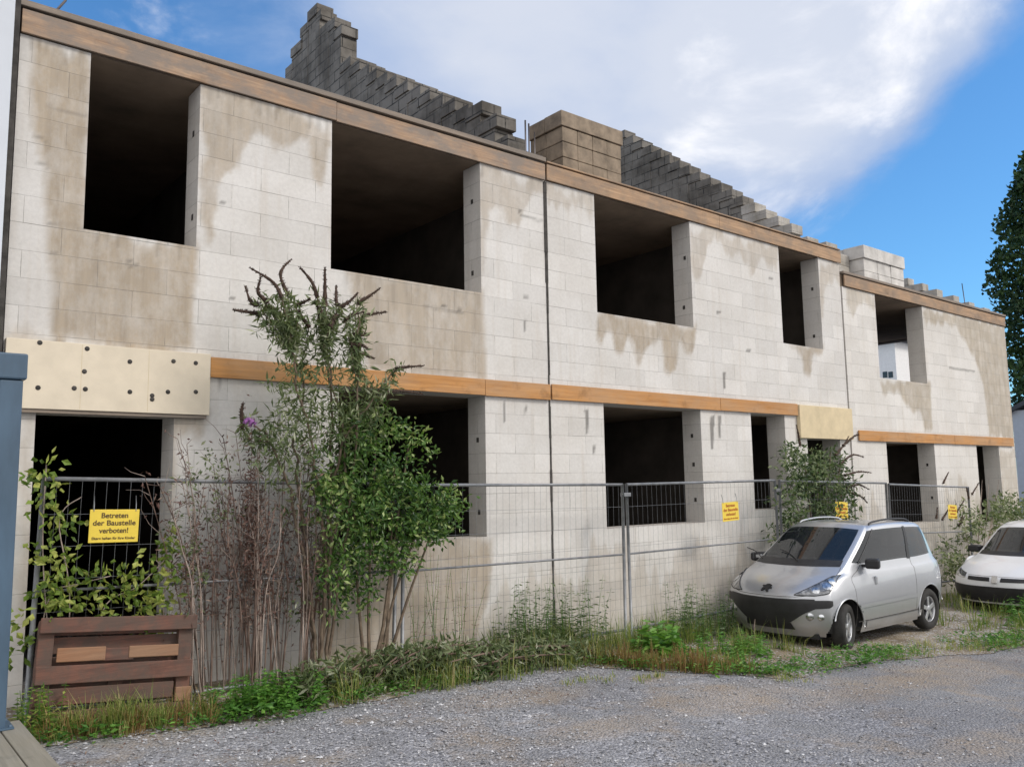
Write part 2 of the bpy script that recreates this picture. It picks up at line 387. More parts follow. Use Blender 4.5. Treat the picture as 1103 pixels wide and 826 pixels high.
def wall_with_holes(name, mat, parent, x0, x1, z0, z1, holes, y0, y1, step=0.03, base=None):
    """one wall with openings: fine front skin carrying the weathering, reveals and back"""
    xs = sorted({x0, x1, *[h[0] for h in holes], *[h[1] for h in holes]}); zs = sorted({z0, z1, *[h[2] for h in holes], *[h[3] for h in holes]})
    def fine(a):
        out = [a[0]]
        for p, q in zip(a[:-1], a[1:]):
            n = max(1, int(round((q-p)/step))); out += [p+(q-p)*k/n for k in range(1, n+1)]
        return np.array(out)
    fx, fz = fine(xs), fine(zs); nx, nz = len(fx), len(fz)
    XX, ZZ = np.meshgrid(fx, fz, indexing='ij')
    cx, cz = (fx[:-1]+fx[1:])/2, (fz[:-1]+fz[1:])/2
    CX, CZ = np.meshgrid(cx, cz, indexing='ij'); solid = np.ones(CX.shape, bool)
    for h in holes: solid &= ~((CX > h[0]) & (CX < h[1]) & (CZ > h[2]) & (CZ < h[3]))
    ii, kk = np.nonzero(solid); idx = lambda i, k: i*nz+k
    F = np.stack([idx(ii,kk), idx(ii+1,kk), idx(ii+1,kk+1), idx(ii,kk+1)], 1)
    V = np.stack([XX.ravel(), np.full(XX.size, y0), ZZ.ravel()], 1)
    st, dk = weather(XX.ravel(), ZZ.ravel())
    V = V.tolist(); F = F.tolist(); st = st.tolist(); dk = dk.tolist()
    def quad(a, b, c, d, s=0.25):
        n = len(V); V.extend([a, b, c, d]); F.append([n, n+1, n+2, n+3]); st.extend([s]*4); dk.extend([0.0]*4)
    cs = lambda i, k: 0 <= i < len(xs)-1 and 0 <= k < len(zs)-1 and not any(h[0] <= xs[i]+1e-6 and xs[i+1] <= h[1]+1e-6 and h[2] <= zs[k]+1e-6 and zs[k+1] <= h[3]+1e-6 for h in holes)
    for i in range(len(xs)-1):
        for k in range(len(zs)-1):
            if not cs(i, k): continue
            a, b, c, d = xs[i], xs[i+1], zs[k], zs[k+1]
            quad((b,y1,c),(a,y1,c),(a,y1,d),(b,y1,d))
            if not cs(i-1,k): quad((a,y1,c),(a,y0,c),(a,y0,d),(a,y1,d), 0.15)
            if not cs(i+1,k): quad((b,y0,c),(b,y1,c),(b,y1,d),(b,y0,d), 0.15)
            if not cs(i,k-1): quad((a,y1,c),(b,y1,c),(b,y0,c),(a,y0,c))
            if not cs(i,k+1): quad((a,y0,d),(b,y0,d),(b,y1,d),(a,y1,d), 0.55)
    loc = full_loc(parent); V = (np.array(V)-loc).tolist()
    me = bpy.data.meshes.new(name); me.from_pydata(V, [], F)
    at_ = me.color_attributes.new('weather', 'FLOAT_COLOR', 'POINT')
    buf = np.zeros((len(V), 4), np.float32); buf[:, 0] = st; buf[:, 1] = dk; buf[:, 3] = 1
    at_.data.foreach_set('color', buf.ravel())
    me.materials.append(M[mat]); me.update()
    o = bpy.data.objects.new(name, me); COL.objects.link(o); o.parent = parent
    return o

def part_box(name, mat, parent, *b, bevel=0.0):
    m = MB(); m.box(*b); return m.build(name, mat, parent, bevel=bevel)

# ------------------------------------------------------------------ the three unfinished row houses
T = 0.365; BACK = 12.6
def gable(parent, xa, xb, prof, mat, z0):
    """stepped party wall; prof = list of (y0, y1, ztop) columns"""
    m = MB()
    for (a, b, zt) in prof: m.box(xa, xb, a, b, z0, zt)
    return m.build('gable_wall', mat, parent)

# -- house one
h1 = thing('unfinished_house', 'unfinished block house at the left, cream insulation board over its doorway', 'house', (1.15, 0, g(1.15)), group='unfinished terrace houses')
H1 = [(1.74, 2.775, 4.457, ZT), (4.258, 6.36, 4.457, ZT), (1.425, 2.612, -0.05, 2.745), (4.37, 6.397, 1.404, 3.148)]
wall_with_holes('front_wall', 'wall', h1, 1.15, 7.462, -0.6, ZT, H1, 0, T)
h2 = thing('unfinished_house', 'unfinished block house in the middle, between the two dark vertical wall joints', 'house', (7.488, 0, g(7.5)), group='unfinished terrace houses')
H2 = [(8.42, 10.557, 4.447, ZT), (13.02, 14.31, 4.43, ZT), (8.49, 10.635, 1.404, 3.148), (11.95, 12.93, 1.55, 3.148), (13.6, 14.7, -0.55, 2.76)]
wall_with_holes('front_wall', 'wall', h2, 7.488, 15.05, -0.9, ZT, H2, 0, T)
h3 = thing('unfinished_house', 'unfinished block house at the right end, lower than its neighbour, dark poplar behind it', 'house', (15.11, 0, g(15.1)), group='unfinished terrace houses')
Z3 = 5.735
H3 = [(16.357, 18.38, 4.033, Z3), (16.42, 18.48, 1.1, 2.753), (20.57, 21.81, 0.95, 2.753)]
wall_with_holes('front_wall', 'wall3', h3, 15.11, 22.76, -1.2, Z3, H3, 0, T)

def shell(h, xa, xb, zmid, ztop, left_wall=True, right=None):
    z0 = -1.0
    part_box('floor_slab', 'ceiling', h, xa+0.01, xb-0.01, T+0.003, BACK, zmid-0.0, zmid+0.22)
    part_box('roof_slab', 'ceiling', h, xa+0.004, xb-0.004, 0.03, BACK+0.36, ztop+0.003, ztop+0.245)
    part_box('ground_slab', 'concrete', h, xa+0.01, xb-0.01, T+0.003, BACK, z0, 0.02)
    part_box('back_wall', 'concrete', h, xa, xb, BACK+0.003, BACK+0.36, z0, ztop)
    m = MB()
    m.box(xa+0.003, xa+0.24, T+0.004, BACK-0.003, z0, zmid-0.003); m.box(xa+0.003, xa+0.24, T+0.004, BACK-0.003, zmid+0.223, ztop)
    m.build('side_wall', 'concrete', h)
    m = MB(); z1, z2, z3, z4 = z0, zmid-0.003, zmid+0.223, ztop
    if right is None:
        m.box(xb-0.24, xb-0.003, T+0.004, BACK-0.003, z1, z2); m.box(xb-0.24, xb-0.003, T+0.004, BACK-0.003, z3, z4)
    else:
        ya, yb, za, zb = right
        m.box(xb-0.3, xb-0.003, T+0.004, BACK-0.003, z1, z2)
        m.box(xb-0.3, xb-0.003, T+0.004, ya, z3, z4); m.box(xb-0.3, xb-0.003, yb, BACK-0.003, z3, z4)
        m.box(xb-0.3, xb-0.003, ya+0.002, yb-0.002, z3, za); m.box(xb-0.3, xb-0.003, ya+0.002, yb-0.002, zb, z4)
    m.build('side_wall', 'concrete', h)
shell(h1, 1.15, 7.462, 3.15, ZT)
shell(h2, 7.488, 15.05, 3.15, ZT)
shell(h3, 15.11, 22.76, 2.76, Z3, right=(2.05, 3.5, 4.55, 5.72))
# room partitions that the openings look onto
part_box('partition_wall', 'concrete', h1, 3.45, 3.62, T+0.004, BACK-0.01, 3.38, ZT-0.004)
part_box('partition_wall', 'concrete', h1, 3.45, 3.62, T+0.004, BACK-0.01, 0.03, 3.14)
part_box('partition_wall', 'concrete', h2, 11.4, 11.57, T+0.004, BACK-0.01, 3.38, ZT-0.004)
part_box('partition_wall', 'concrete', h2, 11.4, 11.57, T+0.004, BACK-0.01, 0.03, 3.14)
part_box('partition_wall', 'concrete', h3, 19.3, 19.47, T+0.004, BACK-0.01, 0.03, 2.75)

# top edge boards and lintel boards
def board(name, mat, h, xa, xb, z0, z1, proud=0.03, depth=0.02):
    return part_box(name, mat, h, xa, xb, -proud, -proud+depth+0.007, z0, z1, bevel=0.004)
def split_board(name, mat, h, xa, xb, z0, z1, cuts, proud=0.03):
    pts = [xa]+list(cuts)+[xb]
    for i, (a, b) in enumerate(zip(pts[:-1], pts[1:])):
        board(name, mat, h, a+0.002, b-0.002, z0+random.uniform(-.006,.006), z1+random.uniform(-.006,.006), proud+random.uniform(0,.008))
split_board('edge_board', 'topbeam', h1, 1.15, 7.462, ZT, ZT+0.225, (4.3,))
split_board('edge_board', 'topbeam2', h2, 7.488, 15.08, ZT+0.003, ZT+0.23, (11.3,))
split_board('edge_board', 'topbeam2', h3, 15.16, 22.76, Z3+0.003, Z3+0.225, (19.0,))
part_box('coping_strip', 'strip', h1, 1.12, 7.462, -0.055, 0.25, ZT+0.25, ZT+0.31, bevel=0.006)
part_box('coping_strip', 'topbeam2', h2, 7.488, 15.06, -0.045, 0.2, ZT+0.25, ZT+0.275, bevel=0.006)
part_box('coping_strip', 'strip', h3, 15.12, 22.79, -0.05, 0.25, Z3+0.25, Z3+0.30, bevel=0.006)
split_board('lintel_board', 'beam', h1, 2.935, 7.462, 3.148, 3.352, (6.37,), 0.045)
split_board('lintel_board', 'beam', h2, 7.488, 13.29, 3.148, 3.352, (11.1,), 0.04)
split_board('lintel_board', 'beam', h3, 15.34, 22.62, 2.753, 2.954, (19.4,), 0.04)
def insulation(h, xa, xb, z0, z1, mat, dots, seam=()):
    o = part_box('insulation_board', mat, h, xa, xb, -0.075, -0.003, z0, z1, bevel=0.004)
    for (x, z) in dots:
        m = MB(); m.lathe([(0.0005, -0.0805), (0.020, -0.0795), (0.022, -0.076)], 10, 'y', (x, 0, z)); c = m.build('anchor_cap', 'joint', h)
    for x in seam:
        m = MB(); m.box(x-0.0015, x+0.0015, -0.0762, -0.0745, z0+0.01, z1-0.01); m.build('board_seam', 'insul2', h)
dots1 = [(43,369),(94,375.5),(91,400),(92,419),(80,418),(41,417.5),(140,389.5),(140,422),(187,389),(211,391),(181,422),(211,422),(164,426),(164,430)]
dd = []
for px, py in dots1:
    q = at(px, py, -0.078); dd.append((q[0], q[2]))
insulation(h1, 1.16, 2.925, 2.765, 3.372, 'insul', dd, (1.76, 2.34))
part_box('board_shelf', 'strip', h1, 1.30, 2.90, -0.06, -0.004, 2.733, 2.762)
insulation(h2, 13.30, 15.06, 2.76, 3.345, 'insul2', [])
for h, xj, zs_ in ((h1, 6.36, (4.75, 5.7)), (h1, 6.397, (1.7, 2.6)), (h2, 10.557, (4.8, 5.6)), (h2, 10.635, (1.75, 2.75, 2.3)), (h2, 14.31, (4.7, 5.6)), (h3, 18.48, (1.6, 2.3)), (h1, 2.775, (4.8, 5.7))):
    for z in zs_:
        m = MB(); y = 0.14+random.uniform(-.03,.05); m.box(xj-0.006, xj-0.0005, y-0.022, y+0.022, z-0.03, z+0.03); m.build('jamb_anchor', 'joint', h)
# movement joint felt
m = MB()
for k in range(16):
    za = -0.3+k*0.42
    zb = za+0.42; w = 0.014 if za < 4.6 else 0.03
    m.box(7.475-w+random.uniform(-.004,.004), 7.475+w*0.8+random.uniform(-.004,.004), -0.008-0.004*(k % 2), 0.2, za, min(zb, ZT-0.02))
m.build('joint_strip', 'joint', h2)
m = MB(); m.box(15.052, 15.108, 0.05, 0.3, -0.9, ZT-0.1); m.build('joint_strip', 'joint', h3)

# stepped party walls
def stair(y0, z0, y1, z1, dz=0.25):
    n = int(round((z1-z0)/dz)); n = max(n, 1)
    return [(y0+(y1-y0)*k/n, y0+(y1-y0)*(k+1)/n, z0+dz*(k+1)) for k in range(n)]
zr = ZT+0.25
pf = [(0.06, 0.40, zr+0.10), (0.40, 0.62, zr+0.42)] + stair(0.62, zr+0.62, 5.25, 9.95, 0.205)
pf[3] = (pf[3][0], pf[3][1], pf[3][2]+0.12)
pf += [(5.25, 5.55, 10.72), (5.55, 5.8, 11.0), (5.8, 6.15, 11.02), (6.15, 6.3, 11.42), (6.3, 6.68, 11.60)]
pf += [(6.68, 7.05, 11.42), (7.05, 7.45, 11.15), (7.45, 7.75, 10.85)] + [(7.75+.36*k, 8.11+.36*k, 10.5-.27*k) for k in range(13)]
pf = [(a+random.uniform(-.02,.02), b+random.uniform(-.02,.02)+0.02, z+random.uniform(-.015,.015)) for a, b, z in pf]
def gable_blocks(parent, xa, xb, prof, mat, z0, th=0.2):
    """party wall laid in block courses, each step ending in its own block"""
    m = MB()
    n = len(prof)
    for i, (a, b, zt) in enumerate(prof):
        j = random.uniform(-.006, .006)
        m.box(xa+j, xb+j, a, b-0.003, z0, zt-th-.006)
        m.box(xa-0.014+random.uniform(-.014,.014), xb+random.uniform(-.01,.01), a-0.05+random.uniform(-.03,.02), b+0.01, zt-th, zt+random.uniform(-.012,.012))
    return m.build('gable_wall', mat, parent, bevel=0.007)
gable_blocks(h1, 7.10, 7.44, pf, 'gable', zr)
pf2 = [(0.05, 0.4, zr+0.12), (0.4, 0.75, zr+0.30)] + stair(0.75, zr+0.45, 5.4, 10.6, 0.215)
pf2 += [(5.4+.36*k, 5.76+.36*k, 10.45-.45*k) for k in range(9)]
gable_blocks(h2, 14.62, 15.0, pf2[6:], 'gable', zr)
gable_blocks(h2, 14.62, 15.0, pf2[:6], 'gable_pale', zr)
z3r = Z3+0.25
pf3 = [(0.30+.37*k, .67+.37*k, z3r+0.22+.23*k) for k in range(8)]
gable_blocks(h3, 22.3, 22.62, pf3, 'gable_pale', z3r)
def rod(parent, x, y, z0, z1, r=0.012, lean=(0, 0), name='rebar'):
    m = MB(); m.tube([(x, y, z0), (x+lean[0]*.5, y+lean[1]*.5, (z0+z1)/2), (x+lean[0], y+lean[1], z1)], r, 6); return m.build(name, 'rebar', parent)
rod(h1, 7.28, 0.16, zr, 7.05); rod(h1, 7.36, 0.18, zr, 7.03); rod(h1, 7.41, 0.12, zr, 6.9, 0.009)
rod(h3, 21.6, 0.4, z3r, 6.75, 0.011, (-0.12, 0))
m = MB(); m.tube([(1.42,0.05,6.48),(1.44,0.02,6.52),(1.5,0.0,6.62),(1.52,-.02,6.75)], 0.012, 5); m.build('wire_end', 'rebar', h1)

# stacks of loose blocks on the roof
def block_stack(name, label, x0, x1, y0, y1, z0, layers, mats, group, bl=0.31, plinth=True):
    t = thing(name, label, 'block stack', ((x0+x1)/2, (y0+y1)/2, z0), group=group)
    if plinth:
        m = MB()
        for k in range(3):
            yy = y0+(y1-y0-0.1)*k/2; m.box(x0, x1, yy, yy+0.1, z0+0.002, z0+0.085)
        m.box(x0, x1, y0, y1, z0+0.087, z0+0.107); m.build('pallet', 'strip', t)
        z0 = z0+0.11
    z = z0
    for li, hgt in enumerate(layers):
        m = MB(); over = 0.03 if li == len(layers)-1 else 0.0
        n = int(round((x1-x0)/bl)); 
        for i in range(n):
            a = x0+(x1-x0)*i/n; b = x0+(x1-x0)*(i+1)/n
            j = random.uniform(-.008, .008)
            m.box(a-over+0.003+0*j, b+over-0.003 if i < n-1 else b+over, y0-over+j, (y0+y1)/2-0.004, z+0.003, z+hgt-0.004+j*0.5)
            m.box(a-over+0.003, b+over-0.003 if i < n-1 else b+over, (y0+y1)/2+0.004, y1+j, z+0.003, z+hgt-0.004-j*0.5)
        m.build('block_layer', mats[li % len(mats)], t, bevel=0.008); z += hgt
    return t
block_stack('block_stack', 'brown grey stack of building blocks on the roof edge beside thin rebar rods', 8.10, 9.34, 0.30, 1.02, zr, [0.235, 0.235, 0.23, 0.235], ['stackblock'], 'block stacks on the roofs')
block_stack('block_stack', 'pale stack of white blocks on the lower right house roof edge', 16.25, 17.9, 0.12, 0.98, z3r, [0.26, 0.26, 0.27], ['stackpale'], 'block stacks on the roofs', bl=0.55, plinth=False)
m = MB(); m.box(15.3, 16.1, 0.35, 0.85, z3r+0.002, z3r+0.35); m.box(15.42, 16.2, 0.4, 0.95, z3r+0.354, z3r+0.62); m.box(15.5, 15.9, 0.55, 0.9, z3r+.624, z3r+0.72)
tag(m.build('rubble_heap', 'gable_pale', bevel=0.03), 'low heap of grey broken blocks beside the pale block stack', 'rubble')

# ------------------------------------------------------------------ neighbouring house at the left, deck and blue post
nh = thing('neighbour_house', 'white plastered house wall cut off by the left edge beside the blockwork', 'house', (-3, 0, 0))
part_box('wall', 'plaster', nh, -7, 1.085, -0.10, 9.0, -0.5, 9.2)
part_box('edge_trim', 'joint', nh, 1.09, 1.135, -0.06, 0.3, -0.3, 9.1)
dk = MB()
for k in range(14):
    xb = 1.15-k*0.148
    dk.box(xb-0.14, xb, -13.0, -1.58+random.uniform(-.01,.01), 0.462, 0.5)
dkt = thing('wooden_deck', 'weathered wooden deck in the bottom left corner under the blue post', 'deck', (0.2, -7, 0.2))
dk.build('deck_boards', 'deck', dkt, bevel=0.006)
m = MB(); m.box(-0.9, 1.11, -13, -12.9, 0.36, 0.459); m.box(-.9, 1.11, -1.72, -1.62, 0.33, 0.459); m.box(1.05, 1.12, -12.89, -1.73, 0.33, 0.459)
for y in (-1.8, -5, -9, -12.8): m.box(1.0, 1.045, y-.05, y+.05, -0.2, 0.459)
m.build('deck_joists', 'strip', dkt)
bp = thing('steel_post', 'blue painted steel post with crossbeam at the left edge', 'post', (0.97, -1.71, 0.5))
part_box('shaft', 'bluepost', bp, 0.892, 1.038, -1.785, -1.64, 0.503, 2.812, bevel=0.012)
part_box('crossbeam', 'bluepost', bp, -3.0, 1.058, -1.80, -1.625, 2.815, 2.995, bevel=0.012)
m = MB(); m.box(0.85, 1.08, -1.83, -1.6, 0.503, 0.515)
for x in (0.87, 1.06):
    for y in (-1.81, -1.62): m.lathe([(0.012, 0.515), (0.012, 0.53), (0.0, 0.53)], 6, 'z', (x, y, 0))
m.build('foot_plate', 'bluepost', bp)

# ------------------------------------------------------------------ ground
def strip_poly_sheet(name, outline_front, mat, zoff, yback, kind='structure', nsub=120, label=None):
    """ground sheet between a front edge polyline (x, y) and a back line, following the slope"""
    fx = [p[0] for p in outline_front]; fy = [p[1] for p in outline_front]
    xs = np.linspace(fx[0], fx[-1], nsub); m = MB(); vs = []; fs = []
    ny = 10
    for i, x in enumerate(xs):
        yf = np.interp(x, fx, fy)+vnoise([x], 5, 0.13, 1.4, 6)[0]
        for k in range(ny+1):
            y = yf+(yback-yf)*k/ny; vs.append((x, y, gz(x, y)+zoff+0.07*(k/ny)**1.1))
    for i in range(nsub-1):
        for k in range(ny): fs.append((i*(ny+1)+k, (i+1)*(ny+1)+k, (i+1)*(ny+1)+k+1, i*(ny+1)+k+1))
    m.add(vs, fs, 0.5, True); o = m.build(name, mat); return tag(o, kind=kind)

def ground_mat():
    m, nt, b, o = newmat('gravel_and_asphalt')
    p = worldpos(nt)
    sp = N(nt, 'ShaderNodeSeparateXYZ'); L(nt, p, sp.inputs[0])
    v1 = N(nt, 'ShaderNodeTexVoronoi'); v1.inputs['Scale'].default_value = 42; L(nt, p, v1.inputs['Vector'])
    v2 = N(nt, 'ShaderNodeTexVoronoi'); v2.inputs['Scale'].default_value = 95; L(nt, p, v2.inputs['Vector'])
    sc = N(nt, 'ShaderNodeSeparateColor'); L(nt, v1.outputs['Color'], sc.inputs[0])
    sc2 = N(nt, 'ShaderNodeSeparateColor'); L(nt, v2.outputs['Color'], sc2.inputs[0])
    stones = ramp(nt, sc.outputs[0], [(0.0, (0.22, 0.22, 0.23)), (0.5, (0.44, 0.44, 0.46)), (0.85, (0.60, 0.60, 0.625)), (1.0, (0.80, 0.80, 0.81))]).outputs[0]
    fine = ramp(nt, sc2.outputs[0], [(0.0, (0.25, 0.247, 0.247)), (0.6, (0.40, 0.397, 0.402)), (1.0, (0.6, 0.6, 0.6))]).outputs[0]
    big = noise(nt, p, 0.55, 5, 0.6); mid = noise(nt, p, 2.6, 5, 0.65)
    gr = mixc(nt, ramp(nt, mid, [(0.4, (0, 0, 0)), (0.62, (1, 1, 1))]).outputs[0], stones, fine)
    gr = mixc(nt, math_(nt, 'MULTIPLY', v1.outputs['Distance'], 12.0, clamp=True) if False else ramp(nt, v1.outputs['Distance'], [(0.006, (0, 0, 0)), (0.016, (0.55, 0.55, 0.55))]).outputs[0], gr, mixc(nt, 1.0, gr, (0.62, 0.62, 0.63), 'MULTIPLY'))
    asph = ramp(nt, sc2.outputs[1], [(0.0, (0.19, 0.187, 0.19)), (0.6, (0.27, 0.267, 0.272)), (1.0, (0.42, 0.418, 0.42))]).outputs[0]
    # worn asphalt takes over toward the street on the right
    d = math_(nt, 'ADD', math_(nt, 'MULTIPLY', sp.outputs[0], 0.62), math_(nt, 'MULTIPLY', sp.outputs[1], -0.55))
    d = math_(nt, 'ADD', d, math_(nt, 'MULTIPLY', math_(nt, 'SUBTRACT', big, 0.5), 5.0))
    f = N(nt, 'ShaderNodeMapRange', clamp=True); f.inputs[1].default_value = 6.4; f.inputs[2].default_value = 8.0; L(nt, d, f.inputs[0])
    fa = math_(nt, 'MULTIPLY', f.outputs[0], ramp(nt, mid, [(0.3, (0.65, 0.65, 0.65)), (0.6, (1, 1, 1))]).outputs[0])
    c = mixc(nt, fa, gr, asph)
    # washed-in soil
    so = noise(nt, scaled(nt, p, (1.0, 1.0, 1.0)), 1.35, 6, 0.7)
    c = mixc(nt, ramp(nt, so, [(0.50, (0, 0, 0)), (0.66, (0.62, 0.62, 0.62))]).outputs[0], c, (0.40, 0.315, 0.225))
    for cx_, cy_, rx_, ry_ in ((7.0, -3.1, 1.1, .45), (8.6, -3.7, 1.3, .4), (10.4, -3.7, 1.6, .45), (7.2, -5.3, .7, .3), (5.3, -1.9, .9, .35), (5.2, -3.2, .8, .3)):
        ex = math_(nt, 'DIVIDE', math_(nt, 'SUBTRACT', sp.outputs[0], cx_), rx_); ey = math_(nt, 'DIVIDE', math_(nt, 'SUBTRACT', sp.outputs[1], cy_), ry_)
        rr = math_(nt, 'ADD', math_(nt, 'MULTIPLY', ex, ex), math_(nt, 'MULTIPLY', ey, ey))
        rr = math_(nt, 'ADD', rr, math_(nt, 'MULTIPLY_ADD', mid, 3.0, -1.5))
        k_ = N(nt, 'ShaderNodeMapRange', clamp=True); k_.inputs[1].default_value = 1.4; k_.inputs[2].default_value = 0.2; k_.inputs[4].default_value = 0.5; L(nt, rr, k_.inputs[0])
        c = mixc(nt, math_(nt, 'MULTIPLY', k_.outputs[0], math_(nt, 'MULTIPLY_ADD', sc2.outputs[2], 0.9, 0.4)), c, (0.42, 0.33, 0.235))
    wet = ramp(nt, big, [(0.32, (0.66, 0.66, 0.68)), (0.68, (0.98, 0.98, 0.98))]).outputs[0]
    c = mixc(nt, 1.0, c, wet, 'MULTIPLY')
    L(nt, c, b.inputs['Base Color']); b.inputs['Roughness'].default_value = 0.85
    h = math_(nt, 'SUBTRACT', 1.0, math_(nt, 'MULTIPLY', v1.outputs['Distance'], 30.0))
    bump(nt, b, h, 0.4, 0.006)
    return m
M['ground'] = ground_mat()
def soil_mat():
    m, nt, b, o = newmat('soil')
    p = worldpos(nt); n1 = noise(nt, p, 2.2, 6, 0.65); n2 = noise(nt, p, 38, 4, 0.7)
    c = ramp(nt, n1, [(0.3, (0.11, 0.085, 0.055)), (0.52, (0.25, 0.20, 0.135)), (0.75, (0.38, 0.31, 0.22))]).outputs[0]
    c = mixc(nt, 1.0, c, ramp(nt, n2, [(0.3, (0.6, 0.6, 0.6)), (0.7, (1.2, 1.2, 1.2))]).outputs[0], 'MULTIPLY')
    v1 = N(nt, 'ShaderNodeTexVoronoi'); v1.inputs['Scale'].default_value = 48; L(nt, p, v1.inputs['Vector'])
    sc = N(nt, 'ShaderNodeSeparateColor'); L(nt, v1.outputs['Color'], sc.inputs[0])
    n4 = noise(nt, p, 1.7, 5, 0.7)
    st_ = math_(nt, 'GREATER_THAN', math_(nt, 'ADD', sc.outputs[0], math_(nt, 'MULTIPLY_ADD', n4, 1.6, -0.8)), 0.72)
    c = mixc(nt, st_, c, ramp(nt, sc.outputs[1], [(0.0, (0.24, 0.235, 0.235)), (1.0, (0.58, 0.57, 0.565))]).outputs[0])
    L(nt, c, b.inputs['Base Color']); b.inputs['Roughness'].default_value = 0.95; bump(nt, b, n2, 0.6, 0.02)
    return m
M['soil'] = soil_mat()

m = MB(); xs = [-900, -200, -60, -20, -8, -3] + list(np.linspace(-2, 26, 225)) + [30, 40, 80, 200, 900]; ys = [-900, -200, -60, -20, -12] + list(np.linspace(-11, 1, 97)) + [10, 30, 80, 250, 900]
vs = []; fs = []
for x in xs:
    for y in ys:
        near = (-3 < x < 27 and -11.5 < y < 1.5)
        vs.append((x, y, gz(x, y) if near else g(x)))
for i in range(len(xs)-1):
    for k in range(len(ys)-1): fs.append((i*len(ys)+k, (i+1)*len(ys)+k, (i+1)*len(ys)+k+1, i*len(ys)+k+1))
m.add(vs, fs, 0.5, True); tag(m.build('ground', 'ground'), kind='structure')
EDGE = [(-1, -1.0), (1.2, -1.25), (2.4, -1.25), (3.2, -1.35), (4.4, -1.2), (5.6, -1.0), (6.6, -0.95), (7.2, -1.4), (7.6, -2.1), (8.2, -2.75), (9.4, -2.95), (11.4, -3.1), (13.1, -3.55), (16, -4.0), (26, -4.2)]
strip_poly_sheet('soil_verge', EDGE, 'soil', 0.007, 0.0, nsub=900)
def edge_y(x): return float(np.interp(x, [p[0] for p in EDGE], [p[1] for p in EDGE]))

# loose stones
m = MB()
ico_v = np.array([(0,0,1),(0.9,0,0),(0,0.9,0),(-0.9,0,0),(0,-0.9,0),(0,0,-0.5)]); ico_f = [(0,1,2),(0,2,3),(0,3,4),(0,4,1),(5,2,1),(5,3,2),(5,4,3),(5,1,4)]
cnt = 0
while cnt < 11000:
    x = random.uniform(0.9, 12); y = random.uniform(-6.6, -0.7)
    if y > edge_y(x)-random.uniform(-0.45, 0.15): continue
    if x < 1.2 and y < -1.5: continue
    fade = max(0.03, min(1.0, 1.25-(0.62*x-0.55*y-5.2)*0.42))
    if vnoise([x*1.0+y*0.7], 12, 1.0, 0.8, 2)[0]+vnoise([y-0.5*x], 13, 1.0, 0.9, 2)[0] < -0.15 and random.random() < 0.7: continue
    if random.random() > fade: continue
    s_ = random.choice((0.006, 0.008, 0.010, 0.012, 0.016))*random.uniform(0.7, 1.3)
    a = random.uniform(0, 6.28); c, n_ = math.cos(a), math.sin(a)
    q = (ico_v*np.array([s_*random.uniform(.8,1.5), s_, s_*random.uniform(.5,.9)]))+rng.normal(0, s_*0.12, ico_v.shape)
    q = np.stack([c*q[:,0]-n_*q[:,1]+x, n_*q[:,0]+c*q[:,1]+y, q[:,2]+gz(x, y)+0.006], 1)
    m.add(q, ico_f, min(1, max(0, random.gauss(0.45, 0.25)))); cnt += 1
M['stone'] = leaf_mat('stone', [(0.0, (0.16, 0.16, 0.165)), (0.5, (0.34, 0.34, 0.352)), (0.85, (0.48, 0.48, 0.495)), (1.0, (0.68, 0.68, 0.69))], rough=0.85, trans=0.0)
tag(m.build('gravel', 'stone', tint=True), 'loose pale grey gravel scattered over the yard', 'gravel', kind='stuff')

m = MB()
for k in range(1500):
    x = random.uniform(1.3, 13); y = edge_y(x)-abs(random.gauss(0, .9))+.15
    if vnoise([x*.8+y*.5], 33, 1, 1.0, 3)[0] < .0 and random.random() < .75: continue
    m.leaf((x, y, gz(x, y)+.012), rng.normal(0, 1, 3)*np.array([1, 1, .12]), (0, 0, 1), random.uniform(.012, .05), random.uniform(.006, .018), min(1, max(0, random.gauss(.55, .3))), .05)
tag(m.build('leaf_litter', 'leaf_dry', tint=True), 'small dry leaf litter blown over the gravel near the verge', 'leaf litter', kind='stuff')
# ------------------------------------------------------------------ construction fence
def fence_panel(length=3.44, hh=2.02):
    t = thing('construction_fence', 'x', 'fence')
    m = MB(); r = 0.021
    m.tube([(0.02,0,0.02),(0.02,0,hh)], r, 10); m.build('post', 'steel', t, local=True)
    m = MB(); m.tube([(length,0,0.02),(length,0,hh)], r, 10); m.build('post', 'steel', t, local=True)
    m = MB(); m.tube([(0.02,0,hh-0.01),(length,0,hh-0.01)], 0.019, 10); m.build('top_rail', 'steel', t, local=True)
    m = MB(); m.tube([(0.02,0.0,hh-0.93),(length,0.0,hh-0.93)], 0.013, 8); m.build('middle_rail', 'steel', t, local=True)
    m = MB(); m.tube([(0.02,0,0.12),(length,0,0.12)], 0.019, 10); m.build('bottom_rail', 'steel', t, local=True)
    m = MB(); x = 0.115
    while x < length-0.05:
        m.tube([(x,-0.012,0.12),(x,-0.012,hh-0.01)], 0.0015, 4, cap=False); x += 0.098
    z = 0.39
    while z < hh-0.1:
        m.tube([(0.02,-0.016,z),(length,-0.016,z)], 0.0016, 4, cap=False); z += 0.265
    m.build('wire_mesh', 'steel', t, local=True)
    return t
FL = ['wire fence panel before the left doorway, carrying the big yellow sign', 'wire fence panel behind the tall leafy green shrub',
      'wire fence panel reaching from the doubled posts to the silver car', 'wire fence panel hidden mostly behind the silver car', 'wire fence panel at the right between the two parked cars']
proto = fence_panel()
FX = [1.36, 4.88, 8.42, 11.93, 15.44]; FZ = [2.165, 2.06, 2.02, 2.03, 1.93]; FE = [2.07, 2.02, 2.04, 1.95, 1.82]
